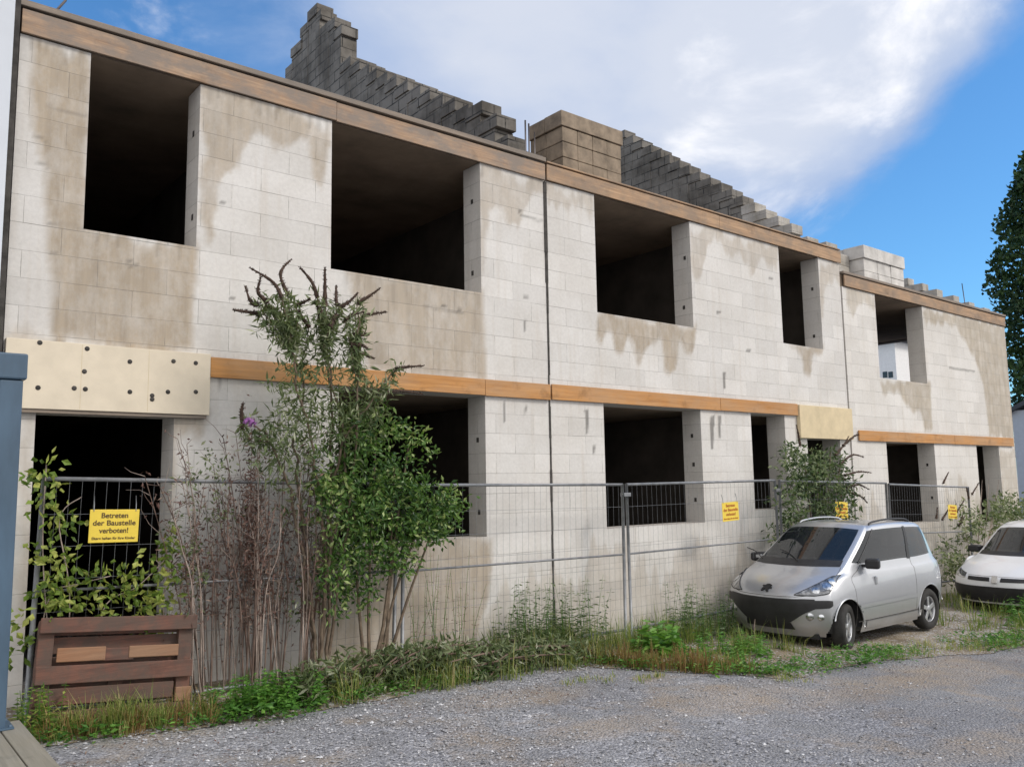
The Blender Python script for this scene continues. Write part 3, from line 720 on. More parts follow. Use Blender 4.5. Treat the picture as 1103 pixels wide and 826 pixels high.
for i in range(5):
    o = proto if i == 0 else copy_tree(proto)
    ang = math.atan2(FZ[i]-FE[i], 3.44)
    o.location = (FX[i], -0.45, FZ[i]-2.02); o.rotation_euler = (0, ang, random.uniform(-.006,.006))
    tag(o, FL[i], 'fence', 'construction fence panels')
clamps = [c for c in ()]
for i, x in enumerate((4.83, 8.39, 11.89)):
    m = MB(); m.box(x-0.045, x+0.085, -0.49, -0.41, 1.85, 1.90); c = m.build('fence_clamp', 'steel', bevel=0.005)
    tag(c, ['steel clamp on the fence posts behind the green shrub', 'steel clamp joining the doubled fence posts in the middle', 'steel clamp on the fence posts just left of the silver car roof'][i], 'clamp', 'fence clamps')

# ------------------------------------------------------------------ signs
dg = None
def text_mesh(body, size, loc, mat, parent, name='lettering', width=None):
    cu = bpy.data.curves.new('t', 'FONT'); cu.body = body; cu.size = size; cu.align_x = 'CENTER'; cu.align_y = 'CENTER'; cu.extrude = 0.0006; cu.offset = size*0.018
    to = bpy.data.objects.new('t', cu); COL.objects.link(to); bpy.context.view_layer.update()
    me = bpy.data.meshes.new_from_object(to.evaluated_get(bpy.context.evaluated_depsgraph_get()))
    bpy.data.objects.remove(to)
    w = max(v.co.x for v in me.vertices)-min(v.co.x for v in me.vertices)
    sx = (width/w) if width else 1.0
    for v in me.vertices:
        x, y, z = v.co; v.co = (x*sx+loc[0], -z+loc[1], y+loc[2])
    me.materials.clear(); me.materials.append(M[mat]); me.name = name
    o = bpy.data.objects.new(name, me); COL.objects.link(o); o.parent = parent; return o
def make_sign(ink):
    t = thing('warning_sign', 'x', 'sign')
    m = MB(); m.box(-0.2, 0.2, -0.004, 0.0, -0.14, 0.14); m.build('sign_panel', 'signyellow', t, local=True, bevel=0.002)
    text_mesh('Betreten', 0.062, (0, -0.006, 0.088), ink, t, width=0.215)
    text_mesh('der Baustelle', 0.062, (0, -0.006, 0.025), ink, t, width=0.345)
    text_mesh('verboten!', 0.062, (0, -0.006, -0.040), ink, t, width=0.235)
    text_mesh('Eltern haften f\u00fcr ihre Kinder', 0.030, (0, -0.006, -0.104), ink, t, width=0.35)
    for x in (-0.17, 0.17):
        m = MB(); m.tube([(x, -0.006, 0.125), (x, 0.0, 0.19), (x, 0.02, 0.26)], 0.004, 5); m.build('cable_tie', 'steel', t, local=True)
    return t
s1 = make_sign('signink')
s1.location = (1.985, -0.482, 1.742); s1.rotation_euler = (0, math.radians(1.5), 0)
tag(s1, 'large yellow no-entry sign with dark lettering on the fence before the dark doorway', 'sign', 'yellow warning signs')
s2 = make_sign('signred')
for i, (loc, lab) in enumerate((((10.6, -0.51, 1.58), 'yellow sign with reddish print on the fence left of the silver car'),
                                ((13.72, -0.51, 1.50), 'yellow sign on the fence above the silver car roof beside the dark bush'),
                                ((17.95, -0.51, 1.33), 'yellow sign on the fence between the silver car and the white car'))):
    o = s2 if i == 0 else copy_tree(s2)
    o.location = loc; o.rotation_euler = (0, math.radians((-2, 3, 4)[i]), 0); tag(o, lab, 'sign', 'yellow warning signs')

# ------------------------------------------------------------------ broken pallet
pt = thing('wooden_pallet', 'dark reddish broken wooden pallet standing on edge against the fence', 'pallet', (1.95, -0.80, 0.17), 0.0)
pt.rotation_euler = (math.radians(-9), math.radians(4.5), math.radians(-3))
def pboard(name, mat, x0, x1, y0, y1, z0, z1):
    m = MB(); m.box(x0, x1, y0, y1, z0, z1); return m.build(name, mat, pt, local=True, bevel=0.006)
pboard('deck_board', 'palletwood', -0.60, 0.62, -0.03, -0.008, 0.72, 0.84)
pboard('deck_board', 'palletwood', -0.60, 0.60, -0.03, -0.008, 0.33, 0.47)
pboard('deck_board', 'palletwood', -0.62, 0.60, -0.03, -0.008, 0.03, 0.13)
pboard('broken_board', 'palletraw', -0.46, -0.10, -0.012, 0.010, 0.495, 0.605)
pboard('broken_board', 'palletraw', 0.08, 0.48, -0.010, 0.012, 0.505, 0.60)
pboard('broken_board', 'palletwood', -0.12, 0.12, -0.002, 0.014, 0.49, 0.59)
pboard('lower_board', 'palletwood', -0.60, 0.46, 0.0, 0.018, 0.17, 0.30)
pboard('back_board', 'palletwood', -0.6, 0.6, 0.094, 0.114, 0.56, 0.69)
pboard('back_board', 'palletwood', -0.6, 0.6, 0.094, 0.114, 0.40, 0.54)
pboard('back_board', 'palletwood', -0.6, 0.6, 0.094, 0.114, 0.16, 0.36)
for x in (-0.60, -0.05, 0.48):
    dy = 0.045 if x == -0.05 else 0.0
    m = MB(); m.box(x, x+0.115, 0.018+dy, 0.09, 0.0, 0.82 if dy == 0 else 0.45); m.build('stringer', 'palletwood', pt, local=True, bevel=0.006)
pboard('back_board', 'palletwood', -0.6, 0.6, 0.094, 0.114, 0.70, 0.80)
pboard('back_board', 'palletwood', -0.6, 0.6, 0.094, 0.114, 0.02, 0.12)
pboard('corner_block', 'palletraw', 0.47, 0.60, -0.034, 0.01, 0.135, 0.25)

# ------------------------------------------------------------------ vegetation
def rdir(up=0.0):
    v = rng.normal(0, 1, 3); v[2] += up; return v/np.linalg.norm(v)
def tn(mu=0.45, sd=0.2): return min(1.0, max(0.0, random.gauss(mu, sd)))
def bez(pts, n=8):
    pts = [np.array(p, float) for p in pts]
    out = []
    for i in range(len(pts)-1):
        p0 = pts[max(i-1,0)]; p1 = pts[i]; p2 = pts[i+1]; p3 = pts[min(i+2,len(pts)-1)]
        for k in range(n):
            t = k/n; out.append(0.5*((2*p1)+(-p0+p2)*t+(2*p0-5*p1+4*p2-p3)*t*t+(-p0+3*p1-3*p2+p3)*t**3))
    out.append(pts[-1]); return out
def px_path(lst, Y0, Y1=None):
    Y1 = Y0 if Y1 is None else Y1; n = max(1, len(lst)-1)
    return [at(x, y, Y0+(Y1-Y0)*i/n) for i, (x, y) in enumerate(lst)]

# tall butterfly bush
bb = thing('butterfly_bush', 'tall butterfly bush with dried brown flower spikes reaching the upper window', 'bush', (3.75, -0.62, g(3.75)), group=None)
st = MB(); lv = MB()
mains = [px_path([(345,712),(350,600),(340,500),(322,420),(312,362),(304,322)], -0.62, -0.85),
         px_path([(352,712),(357,560),(358,450),(351,380),(350,328)], -0.62, -0.6),
         px_path([(354,705),(374,570),(384,470),(386,420),(386,340)], -0.6, -0.95),
         px_path([(340,712),(331,590),(318,480),(325,410),(290,330)], -0.65, -0.5),
         px_path([(345,712),(352,620),(372,500),(362,430),(345,330)], -0.68, -0.75),
         px_path([(340,700),(325,600),(310,520),(285,470),(272,455)], -0.6, -0.7),
         px_path([(350,640),(362,500),(395,440),(426,398)], -0.65, -0.9)]
mp = []
for p in mains:
    b_ = bez(p, 7); n = len(b_)
    for i in range(1, n-1): b_[i] = b_[i]+rng.normal(0, 0.012, 3)
    st.tube(b_, [0.013*(1-0.8*i/n)+0.004 for i in range(n)], 6); mp += [q for q in b_ if q[2] > 1.7]
tw = MB()
def spike(mb, pts, r):
    b_ = bez(pts, 6); n = len(b_)
    mb.tube(b_, [max(0.004, r*(0.75+0.5*random.random())*(1-0.75*i/n)) for i in range(n)], 6)
    for i in range(n):
        rr = r*(1-0.7*i/n)
        for _ in range(7):
            d = rdir(); mb.leaf(b_[i]+d*rr*0.3, d, rdir(), rr*1.5+0.006, 0.011, 0.4)
sp_px = [[(304,321),(294,304),(270,289)],[(288,325),(278,315),(281,298)],[(310,318),(302,295),(313,280)],[(342,321),(336,304),(323,288)],[(350,330),(350,305),(350,288)],
         [(278,328),(270,325),(264,308)],[(280,338),(266,336),(252,334)],[(363,328),(362,318),(362,308)],[(385,327),(396,320),(409,311)],[(366,331),(376,325),(385,316)],[(390,341),(403,338),(416,336)],
         [(380,361),(390,361),(397,360)],[(384,378),(393,382),(403,386)],[(426,398),(440,395),(456,394)],[(318,329),(326,326),(334,322)],[(405,425),(430,421),(455,424)],[(262,460),(260,445),(262,434)]]
sp_px += [[(333,352),(326,343),(322,334)],[(372,345),(382,338),(392,336)],[(315,345),(306,340),(298,341)],[(356,352),(360,342),(368,338)],[(378,372),(388,372),(396,375)],[(300,338),(290,330),(284,333)],[(345,345),(343,332),(339,324)]]
for i, s_ in enumerate(sp_px):
    Y = -0.72+random.uniform(-0.22, 0.22)
    pts = px_path(s_, Y, Y+random.uniform(-.12,.12)); m = MB(); spike(m, pts, 0.024); m.build('flower_spike', 'spike', bb)
    # twig joining the spike to the nearest stem, with leaf pairs
    q = min(mp, key=lambda a: np.linalg.norm(a-(pts[0]-np.array([0,0,0.35]))))
    mid = (q+pts[0])/2+np.array([0,0,-0.06])+rng.normal(0,.03,3)
    b_ = bez([q, mid, pts[0]], 6); st.tube(b_, 0.005, 5)
    for c in b_:
        for _ in range(7):
            d = rdir(-0.15); lv.leaf(c+rng.normal(0,.02,3), d, rdir(1.0), random.uniform(.07,.14), random.uniform(.016,.03), tn(.6,.25))
for q in mp:
    for _ in range(6):
        d = rdir(-0.1); c = q+rng.normal(0, .09, 3); lv.leaf(c, d, rdir(1.0), random.uniform(.07,.14), random.uniform(.016,.032), tn(.5,.25))
for cx, cy, rx, ry, n in ((335,375,36,34,130),(318,415,36,28,170),(368,400,26,36,80),(300,352,26,20,70),(335,455,46,38,480),(300,490,34,36,230),(385,448,40,26,260)):
    for _ in range(n):
        a, r_ = random.uniform(0, 6.28), random.random()**0.6
        c = at(cx+rx*r_*math.cos(a), cy+ry*r_*math.sin(a), -0.7+random.gauss(0, .17)); lv.leaf(c, rdir(-.2), rdir(1.2), random.uniform(.06,.13), random.uniform(.016,.03), tn(.5,.25))
st.build('stems', 'bark', bb); lv.build('foliage', 'leaf_bud', bb, tint=True)
m = MB(); spike(m, [at(272,456,-.72), at(268,452,-.7), at(264,455,-.7)], 0.03); m.build('purple_flower', 'purple', bb)

def leaf_cloud(mb, blobs, Y, sY, leafsize, asp, tint, updir=0.6, down=-0.1):
    """leaf clusters at twig ends filling lobes (x, y, rx, ry, n) measured on the photo at depth Y"""
    for cx, cy, rx, ry, n in blobs:
        k = 0
        while k < n:
            a, r_ = random.uniform(0, 6.28), random.random()**0.5
            c = at(cx+rx*r_*math.cos(a), cy+ry*r_*math.sin(a), Y+random.gauss(0, sY)*math.sqrt(max(0.1, 1-r_*r_)))
            tt = tint+random.gauss(0, .2)
            for _ in range(random.randint(4, 9)):
                d = rdir(down); mb.leaf(c+d*leafsize*0.5+rng.normal(0, leafsize*0.7, 3), d, rdir(updir), leafsize*random.uniform(.7,1.4), leafsize*asp*random.uniform(.8,1.2), min(1, max(0, tt+random.gauss(0,.2)))); k += 1

gs = thing('green_shrub', 'dense bright green leafy shrub at the fence before the lower window', 'shrub', (4.55, -0.6, g(4.5)))
m = MB()
leaf_cloud(m, [(392,525,34,46,900),(420,552,44,40,1250),(458,560,32,22,620),(385,475,20,24,230),(424,505,26,28,420),(368,560,22,50,620),(402,598,36,24,620),(480,548,12,14,150),(362,628,20,36,420),(388,640,16,20,160),(448,530,26,16,240),(398,445,22,12,110),(425,458,16,14,70),(434,604,18,14,140),(350,500,14,44,200)], -0.66, 0.26, 0.062, 0.52, 0.5)
for k in range(34):
    a = random.uniform(-0.6, 3.6); cx, cy = 416+66*math.cos(a), 538-76*math.sin(a)
    leaf_cloud(m, [(cx+random.gauss(0,6), cy+random.gauss(0,6), random.uniform(5,12), random.uniform(5,12), random.randint(14,40))], -0.66, .2, .065, .52, random.uniform(.3,.8))
m.build('foliage', 'leaf_green', gs, tint=True)
m = MB()
for bx, tx, ty in ((398,405,470),(404,432,520),(410,455,555),(416,425,500),(392,380,520),(418,470,560),(409,440,480)):
    b_ = bez([at(bx,712,-.6), at((bx*2+tx)/3+random.uniform(-6,6),640,-.6), at(tx,ty,-.62)], 8); m.tube(b_, [0.017*(1-.75*i/len(b_))+.003 for i in range(len(b_))], 6)
m.build('stems', 'bark', gs)

# bare stem thicket
th = thing('bare_stem_thicket', 'thicket of bare reddish brown upright stems left of the green shrub', 'shrub', (3.0, -0.4, g(3.0)))
m = MB(); mpale = MB(); dl = MB(); gl = MB()
for k in range(74):
    bx = random.uniform(204, 345); h_ = random.uniform(470, 610); Y = random.uniform(-0.75, -0.12)
    if 240 < bx < 330: h_ = random.uniform(455, 560)
    lean = (bx-270)*random.uniform(-.05,.3)+random.gauss(0, 17)
    b0 = at(bx, 725, Y); b0[2] = g(b0[0]); p = [b0, at(bx+lean*.4+random.gauss(0,4), 640, Y), at(bx+lean*.8+random.gauss(0,5), (640+h_)/2, Y), at(bx+lean*1.3, h_, Y)]
    b_ = bez(p, 5); (m if random.random() < .5 else mpale).tube(b_, [random.uniform(.004,.009)*(1-.7*i/len(b_))+.0012 for i in range(len(b_))], 5)
    for c in b_[4:]:
        if random.random() < .8:
            d = rdir(1.0); e = c+d*random.uniform(.08,.32); (m if random.random() < .7 else mpale).tube([c, (c+e)/2+rng.normal(0,.015,3), e], [.003,.0022,.001], 4)
        for _ in range(5):
            if random.random() < .6: dl.leaf(c+rng.normal(0,.05,3), rdir(-.4), rdir(.5), random.uniform(.03,.07), random.uniform(.012,.022), tn(.4,.25))
for cx, cy, rx, ry, n in ((270,560,9,78,800),(232,590,26,60,150),(300,590,22,70,220),(260,650,60,45,300),(200,600,14,70,80)):
    for _ in range(n):
        c = at(random.gauss(cx,rx*.55), random.gauss(cy,ry*.55), random.uniform(-.7,-.2)); dl.leaf(c, rdir(-.3), rdir(.5), random.uniform(.02,.06), random.uniform(.01,.02), tn(.35,.25))
leaf_cloud(gl, [(200,560,18,40,120),(240,530,20,40,110),(225,500,22,22,50),(320,640,14,40,80),(210,640,14,36,60),(305,470,20,26,60)], -0.5, 0.15, 0.05, 0.45, 0.5)
m.build('stems', 'stem', th); mpale.build('pale_stems', 'stempale', th); dl.build('dry_leaves', 'leaf_dry', th, tint=True); gl.build('green_leaves', 'leaf_bud', th, tint=True)

# yellow green climber on the left fence end
vi = thing('climbing_vine', 'yellow green climbing plant on the fence end beside the warning sign', 'climber', (1.5, -0.5, g(1.5)))
m = MB()
leaf_cloud(m, [(48,505,10,8,22),(62,522,12,8,22),(48,540,8,12,14),(72,558,9,8,22),(52,575,9,10,16),(45,600,8,12,18),(62,605,12,10,26),(60,630,14,12,30),(55,648,16,10,30),(90,635,18,14,34),(115,622,20,10,40),(150,630,22,16,50),(176,612,14,24,60),(186,590,8,14,24),(140,650,30,14,60),(170,665,20,20,50),(100,650,20,10,36),(160,690,12,14,24),(20,690,10,30,50)], -0.5, 0.07, 0.075, 0.66, 0.6)
m.build('foliage', 'leaf_vine', vi, tint=True)
m = MB()
for pts in ([(60,760),(50,660),(46,580),(50,500)],[(70,760),(75,640),(64,560),(88,535)],[(120,760),(110,660),(150,630),(180,600)],[(40,700),(55,640),(80,630),(120,620)],[(180,740),(176,650),(188,585)]):
    m.tube(bez(px_path(pts, -.5), 6), 0.005, 5)
m.build('stems', 'stempale', vi)

# bushes behind the cars
b1 = thing('dark_bush', 'dark green bush with dry spikes growing behind the silver car', 'bush', (13.3, -0.3, g(13.3)))
m = MB()
leaf_cloud(m, [(868,505,24,22,560),(890,525,28,28,760),(854,542,18,32,480),(905,538,18,22,340),(880,558,42,20,600),(850,492,10,14,110),(888,490,16,10,110),(842,578,12,18,130),(900,500,10,12,80)], -0.32, 0.26, 0.09, 0.42, 0.58)
m.build('foliage', 'leaf_dark', b1, tint=True)
for pts in ([(905,500),(918,490),(930,492)],[(910,512),(925,508),(938,509)],[(912,525),(925,522),(936,527)],[(900,490),(910,478),(914,470)],[(915,530),(928,535),(934,541)],[(862,480),(860,468),(858,458)],[(908,480),(920,470),(925,468)]): m = MB(); spike(m, px_path(pts, -.35), .024); m.build('flower_spike', 'spike', b1)
m = MB()
for tx, ty in ((905,500),(910,515),(912,527),(895,480),(866,490),(850,520),(880,500)):
    m.tube(bez([at(885,640,-.3), at((885+tx)/2,575,-.3), at(tx,ty,-.35)],6), [.016-.0006*i for i in range(13)], 5)
m.build('stems', 'bark', b1)
b2 = thing('grey_green_bush', 'loose grey green bush by the fence post behind the white car', 'bush', (18.5, -0.4, g(18.5)))
m = MB()
leaf_cloud(m, [(1066,562,22,14,300),(1085,550,18,16,380),(1044,568,12,24,230),(1024,598,10,20,200),(1098,550,14,18,280),(1033,614,14,14,170),(1116,550,16,18,160)], -0.4, 0.3, 0.11, 0.4, 0.55)
m.build('foliage', 'leaf_bud', b2, tint=True)
m = MB()
for k in range(12):
    tx = random.uniform(1018,1110); m.tube(bez([at(1050+random.uniform(-20,20),650,-.4), at((1050+tx)/2,600,-.4), at(tx,random.uniform(515,570),-.4)],5), [.014-.001*i for i in range(11)], 5)
m.build('stems', 'stempale', b2)
for k in range(9):
    m = MB(); x = random.uniform(1008,1048); y = random.uniform(520,570); spike(m, px_path([(x,y),(x+random.uniform(-6,8),y-12)], -.45), .022); m.build('flower_spike', 'spike', b2)

# heap of cut branches
bh = thing('branch_heap', 'low heap of cut branches with wilted grey green leaves on the gravel edge', 'branches', (5.4, -0.9, g(5.4)))
lv = MB(); sm_ = MB()
def heap_z(x):
    return 0.12+0.30*max(0, math.sin((x-3.4)/(7.4-3.4)*math.pi))**0.7*(0.75+0.25*math.sin(x*3.1))
for k in range(70):
    x0 = random.uniform(3.6, 7.0); L_ = random.uniform(.5, 1.6)*random.choice((-1, 1)); y0 = random.uniform(-1.05, -0.5)
    x1 = min(7.3, max(3.5, x0+L_)); y1 = random.uniform(-1.2, -.5)
    z0 = g(x0)+heap_z(x0)*random.uniform(.1,1); z1 = g(x1)+heap_z(x1)*random.uniform(.0,.9)
    b_ = bez([(x0,y0,z0), ((x0+x1)/2,(y0+y1)/2,(z0+z1)/2+random.uniform(.0,.14)), (x1,y1,z1)], 7)
    sm_.tube(b_, [.011*(1-.7*i/len(b_))+.002 for i in range(len(b_))], 5)
    for c in b_:
        for _ in range(random.randint(2, 8)):
            d = rdir(-.2); lv.leaf(c+rng.normal(0,.05,3), d, rdir(1), random.uniform(.07,.15), random.uniform(.02,.035), tn(.52,.28))
for k in range(2600):
    x = random.uniform(3.5,7.3); y = random.triangular(-1.3,-.4,-.85); lv.leaf((x,y,g(x)+random.uniform(.02,1)*heap_z(x)*max(.2,1-abs(y+.8)*1.2)), rdir(-.1), rdir(1), random.uniform(.06,.14), random.uniform(.018,.034), tn(.5,.3))
sm_.build('cut_branches', 'stem', bh); lv.build('wilted_leaves', 'leaf_bud', bh, tint=True)

# nettles and broad weeds
def weed_patch(name, label, cat, x0, x1, y0, y1, n, hmin, hmax, mat, ls, asp, seedt=.5, group=None):
    t = thing(name, label, cat, ((x0+x1)/2, (y0+y1)/2, g((x0+x1)/2)), group=group)
    s_ = MB(); l_ = MB()
    for k in range(n):
        x = random.triangular(x0, x1, (x0+x1)/2); y = random.triangular(y0, y1, (y0+y1)/2); h_ = random.uniform(hmin, hmax); lx, ly = random.gauss(0,.1)*h_, random.gauss(0,.1)*h_
        z = g(x)+.02; s_.tube([(x,y,z),(x+lx*.4,y+ly*.4,z+h_*.5),(x+lx,y+ly,z+h_)], [.004,.003,.0015], 4)
        for q in np.arange(.15, 1.01, .11):
            for a in (random.uniform(0,6.28),):
                for da in (0, math.pi):
                    d = np.array([math.cos(a+da), math.sin(a+da), random.uniform(-.3,.3)]); f_ = 1.15-.6*q
                    l_.leaf((x+lx*q, y+ly*q, z+h_*q), d, rdir(3), ls*f_*random.uniform(.8,1.3), ls*asp*f_, tn(seedt,.22))
    s_.build('stems', 'leaf_nettle', t, tint=True); l_.build('foliage', mat, t, tint=True); return t
weed_patch('nettle_clump', 'bright green nettle clump at the gravel edge right of the pallet', 'weed', 2.55, 3.75, -1.30, -0.75, 60, .12, .34, 'leaf_nettle', .085, .5, .55)
weed_patch('dock_plant', 'broad leaved bright green weed at the foot of the doubled fence posts', 'weed', 7.75, 8.75, -1.5, -0.8, 17, .22, .42, 'leaf_nettle', .2, .55, .7)
weed_patch('tall_weed', 'grey green tall weeds standing against the white wall left of the doubled posts', 'weed', 6.1, 8.1, -0.85, -0.15, 95, .3, .95, 'leaf_dark', .11, .32, .62)
weed_patch('tall_weed', 'thin tall weeds by the fence close to the left of the silver car front', 'weed', 8.9, 10.5, -1.1, -0.15, 70, .3, .8, 'leaf_dark', .10, .3, .66)
weed_patch('low_weed', 'low leafy weeds between the silver car and the white car', 'weed', 14.2, 17.5, -3.3, -2.2, 70, .15, .45, 'leaf_nettle', .11, .4, .5)
weed_patch('dry_stalks', 'thin dry upright stalks on the beige wall base right of the green shrub', 'weed', 4.9, 6.3, -.4, -.15, 22, .6, 1.35, 'leaf_dry', .05, .3, .5)
weed_patch('low_weed', 'mixed low leafy weeds in the grass left of the silver car front', 'weed', 7.4, 9.8, -2.5, -1.0, 70, .06, .3, 'leaf_nettle', .09, .45, .62)
weed_patch('low_weed', 'low yellow green weeds under the left fence end by the deck', 'weed', 1.2, 1.6, -1.2, -0.6, 26, .12, .4, 'leaf_vine', .07, .5, .45)

# small creeping weeds
lw = MB()
for k in range(900):
    x = random.uniform(1.3, 15.5); y = edge_y(x)+random.triangular(-.16, .8, .08)
    if vnoise([x*1.1], 61, 1, 1.3, 3)[0] < (-.45 if x < 8 else .0): continue
    z = gz(x, y)+.01; sz = random.uniform(.025, .07); tt = tn(.45, .25)
    for _ in range(random.randint(6, 16)):
        a = random.uniform(0, 6.28); r_ = random.random()*.11
        lw.leaf((x+r_*math.cos(a), y+r_*math.sin(a), z+random.random()*.10), (math.cos(a), math.sin(a), random.uniform(-.1,.7)), rdir(2.5), sz*random.uniform(.7,1.3), sz*.5, min(1,max(0,tt+random.gauss(0,.15))))
tag(lw.build('ground_weeds', 'leaf_nettle', tint=True), 'low creeping weeds along the ragged edge of the gravel', 'weeds', kind='stuff')

# grass
gm = MB(); dm = MB()
def tuft(mb, x, y, n, h_, spread, mu, w=0.006):
    for _ in range(n):
        a = random.uniform(0, 6.28); r_ = random.random()*spread; px, py = x+r_*math.cos(a), y+r_*math.sin(a)
        mb.blade((px, py, g(px)+.015), (math.cos(a+random.gauss(0,.6)), math.sin(a+random.gauss(0,.6))), h_*random.uniform(.5,1.15), w*random.uniform(.7,1.5), random.uniform(.1,1.0), tn(mu,.22))
for k in range(330):   # patchy strip from the heap to the car
    x = random.uniform(6.6, 9.9); y = random.uniform(max(edge_y(x)+.1, -2.5), -.2)
    if vnoise([x*1.7+y], 71, 1, 1.2, 3)[0]+vnoise([y*2.1-x*.6], 72, .7, 1.1, 3)[0] < -.12: continue
    far = (y-edge_y(x)); tuft(gm, x, y, random.randint(10, 30), random.uniform(.12, .5) if far > .8 else random.uniform(.05, .24), .14, random.uniform(.25, .72))
for k in range(120):   # taller grass against the wall and posts
    x = random.uniform(6.2, 9.6); tuft(gm, x, random.uniform(-1.0, -.12), 18, random.uniform(.25, .62), .13, random.uniform(.25, .6))
for k in range(110):   # grass pushing through the heap of branches
    x = random.uniform(3.6, 7.2); tuft(gm, x, random.uniform(-1.3, -.3), 12, random.uniform(.12, .45), .14, random.uniform(.4, .75))
for k in range(60):
    x = random.uniform(6.9, 8.2); y = edge_y(x)+random.uniform(.05, .5); tuft(dm, x, y, 22, random.uniform(.12,.34), .13, .45)
for k in range(190):   # thin growth along the front edge
    x = random.uniform(7.3, 14.5); y = edge_y(x)+random.triangular(-.12,.75,.1)
    if vnoise([x*1.3], 44, 1, 1.1, 3)[0] < -.25: continue
    tuft(gm, x, y, 16, random.uniform(.05,.15), .15, .62)
for k in range(240):   # around and behind the cars
    x = random.uniform(13.7, 22); y = random.uniform(edge_y(x)+.3, -.3); tuft(gm, x, y, 18, random.uniform(.15,.45), .16, .45, .008)
for k in range(60):
    x = random.uniform(10.1, 13.6); y = random.uniform(-.55, -.1); tuft(gm, x, y, 16, random.uniform(.2,.5), .12, .4)
for k in range(26):    # low tufts out on the gravel
    x, y = random.choice(((6.3,-1.75),(7.0,-2.0),(6.6,-1.9),(8.2,-3.0)));  tuft(gm, x+random.gauss(0,.14), y+random.gauss(0,.07), 12, .07, .09, .6)
for k in range(46):    # in front of the pallet
    x = random.uniform(1.35, 2.7); tuft(dm if random.random() < .5 else gm, x, -1.0+random.uniform(-.2,.12), 24, random.uniform(.12,.34), .1, .6)
for k in range(16): tuft(gm, random.gauss(1.98,.13), -1.05+random.gauss(0,.06), 26, random.uniform(.25,.42), .07, .55)
for k in range(50):    # foot of the thicket
    x = random.uniform(2.5, 5.6); tuft(gm, x, random.uniform(-1.15,-.3), 12, random.uniform(.1,.25), .12, .4)
tag(gm.build('grass', 'grass', tint=True), 'green grass growing along the foot of the fence and round the cars', 'grass', kind='stuff')
tag(dm.build('dry_grass', 'grass_dry', tint=True), 'dry brown grass tufts on the verge beside the gravel', 'grass', kind='stuff')

# dark poplar beyond the right end
pop = thing('poplar_tree', 'dark columnar poplar tree rising beyond the right end of the row', 'tree', (42.6, 5.4, -1))
m = MB(); m.tube([(42.6,5.4,-1),(42.6,5.4,6),(42.6,5.4,15)], [.32,.22,.05], 8); m.build('trunk', 'bark', pop)
lv = MB()
k = 0
while k < 17000:
    z = random.uniform(3.0, 16.8); pr = np.interp(z, [1.5,4,8,12,13.6,14.9,15.9,16.8], [1.6,2.2,2.25,2.15,1.85,1.05,.8,.2])
    a = random.uniform(0, 6.28); lob = 0.86+.14*math.sin(a*3+z*1.9)+.08*math.sin(a*7-z*4.1); r_ = pr*lob*(random.random()**.35)
    c = np.array([42.6+r_*math.cos(a), 5.45+1.08*r_*math.sin(a), z]); tt = .5+.22*math.sin(a*2+z*1.3)+random.gauss(0,.1)
    for _ in range(7):
        d = rdir(.8); lv.leaf(c+rng.normal(0,.13,3), d, rdir(), random.uniform(.16,.32), random.uniform(.13,.22), min(1,max(0,tt+random.gauss(0,.15)))); k += 1
lv.build('crown', 'leaf_poplar', pop, tint=True)

# houses far beyond
M['bluewall'] = simple('blue_grey_wall', (0.42, 0.46, 0.52), 0.8, var=0.05)
M['slate'] = simple('dark_slate', (0.05, 0.055, 0.065), 0.7, var=0.2, scale=3)
M['whitewall'] = simple('white_wall', (0.78, 0.78, 0.78), 0.8, var=0.05)
M['windowdark'] = simple('window_glass', (0.03, 0.035, 0.04), 0.15)
dh = thing('distant_house', 'pale blue grey house with dark slate roof at the right edge', 'house', (38, 2.5, -1))
part_box('wall', 'bluewall', dh, 36, 39.6, -.08, 4.88, -1, 4.55)
kx = lambda q: (36+(q[0]-45)*.5, -8.4+(q[1]+8.4)*.8, 2.05+(q[2]-2.05)*.8)
m = MB(); m.add([kx(q) for q in [(44.6,1.5,4.75),(52.4,1.5,4.75),(52.4,5.1,6.6),(44.6,5.1,6.6),(44.6,8.7,4.85),(52.4,8.7,4.85),(44.6,1.5,4.95),(52.4,1.5,4.95),(52.4,5.1,6.85),(44.6,5.1,6.85),(44.6,8.7,5.05),(52.4,8.7,5.05)]],
    [(0,1,2,3),(3,2,5,4),(6,9,8,7),(9,10,11,8),(0,6,7,1),(4,5,11,10),(0,3,9,6),(3,4,10,9),(1,7,8,2),(2,8,11,5)]); m.build('roof', 'slate', dh)
wh = thing('distant_house', 'white house glimpsed through the right upper window opening', 'house', (62, 23, -1))
def thru(px, py, X=60.0):
    d = ray(px, py); return CAM+d*(X/d[0])
a_, b_ = thru(967, 420), thru(930, 372)
part_box('wall', 'whitewall', wh, 60, 66, a_[1], b_[1]+4, -1, b_[2])
m = MB(); yA, yB, zE = a_[1]-.5, b_[1]+4.5, b_[2]
m.add([(59.5,yA,zE),(66.5,yA,zE),(66.5,yB,zE),(59.5,yB,zE),(63,yA,zE+2.6),(63,yB,zE+2.6)], [(0,4,5,3),(1,2,5,4),(0,1,4),(2,3,5),(0,3,2,1)]); m.build('roof', 'slate', wh)
for px in (953.5, 959.5):
    w0, w1 = thru(px-2.2, 407), thru(px+2.2, 400)
    part_box('window', 'windowdark', wh, 59.97, 60.02, min(w0[1], w1[1]), max(w0[1], w1[1]), w0[2], w1[2])

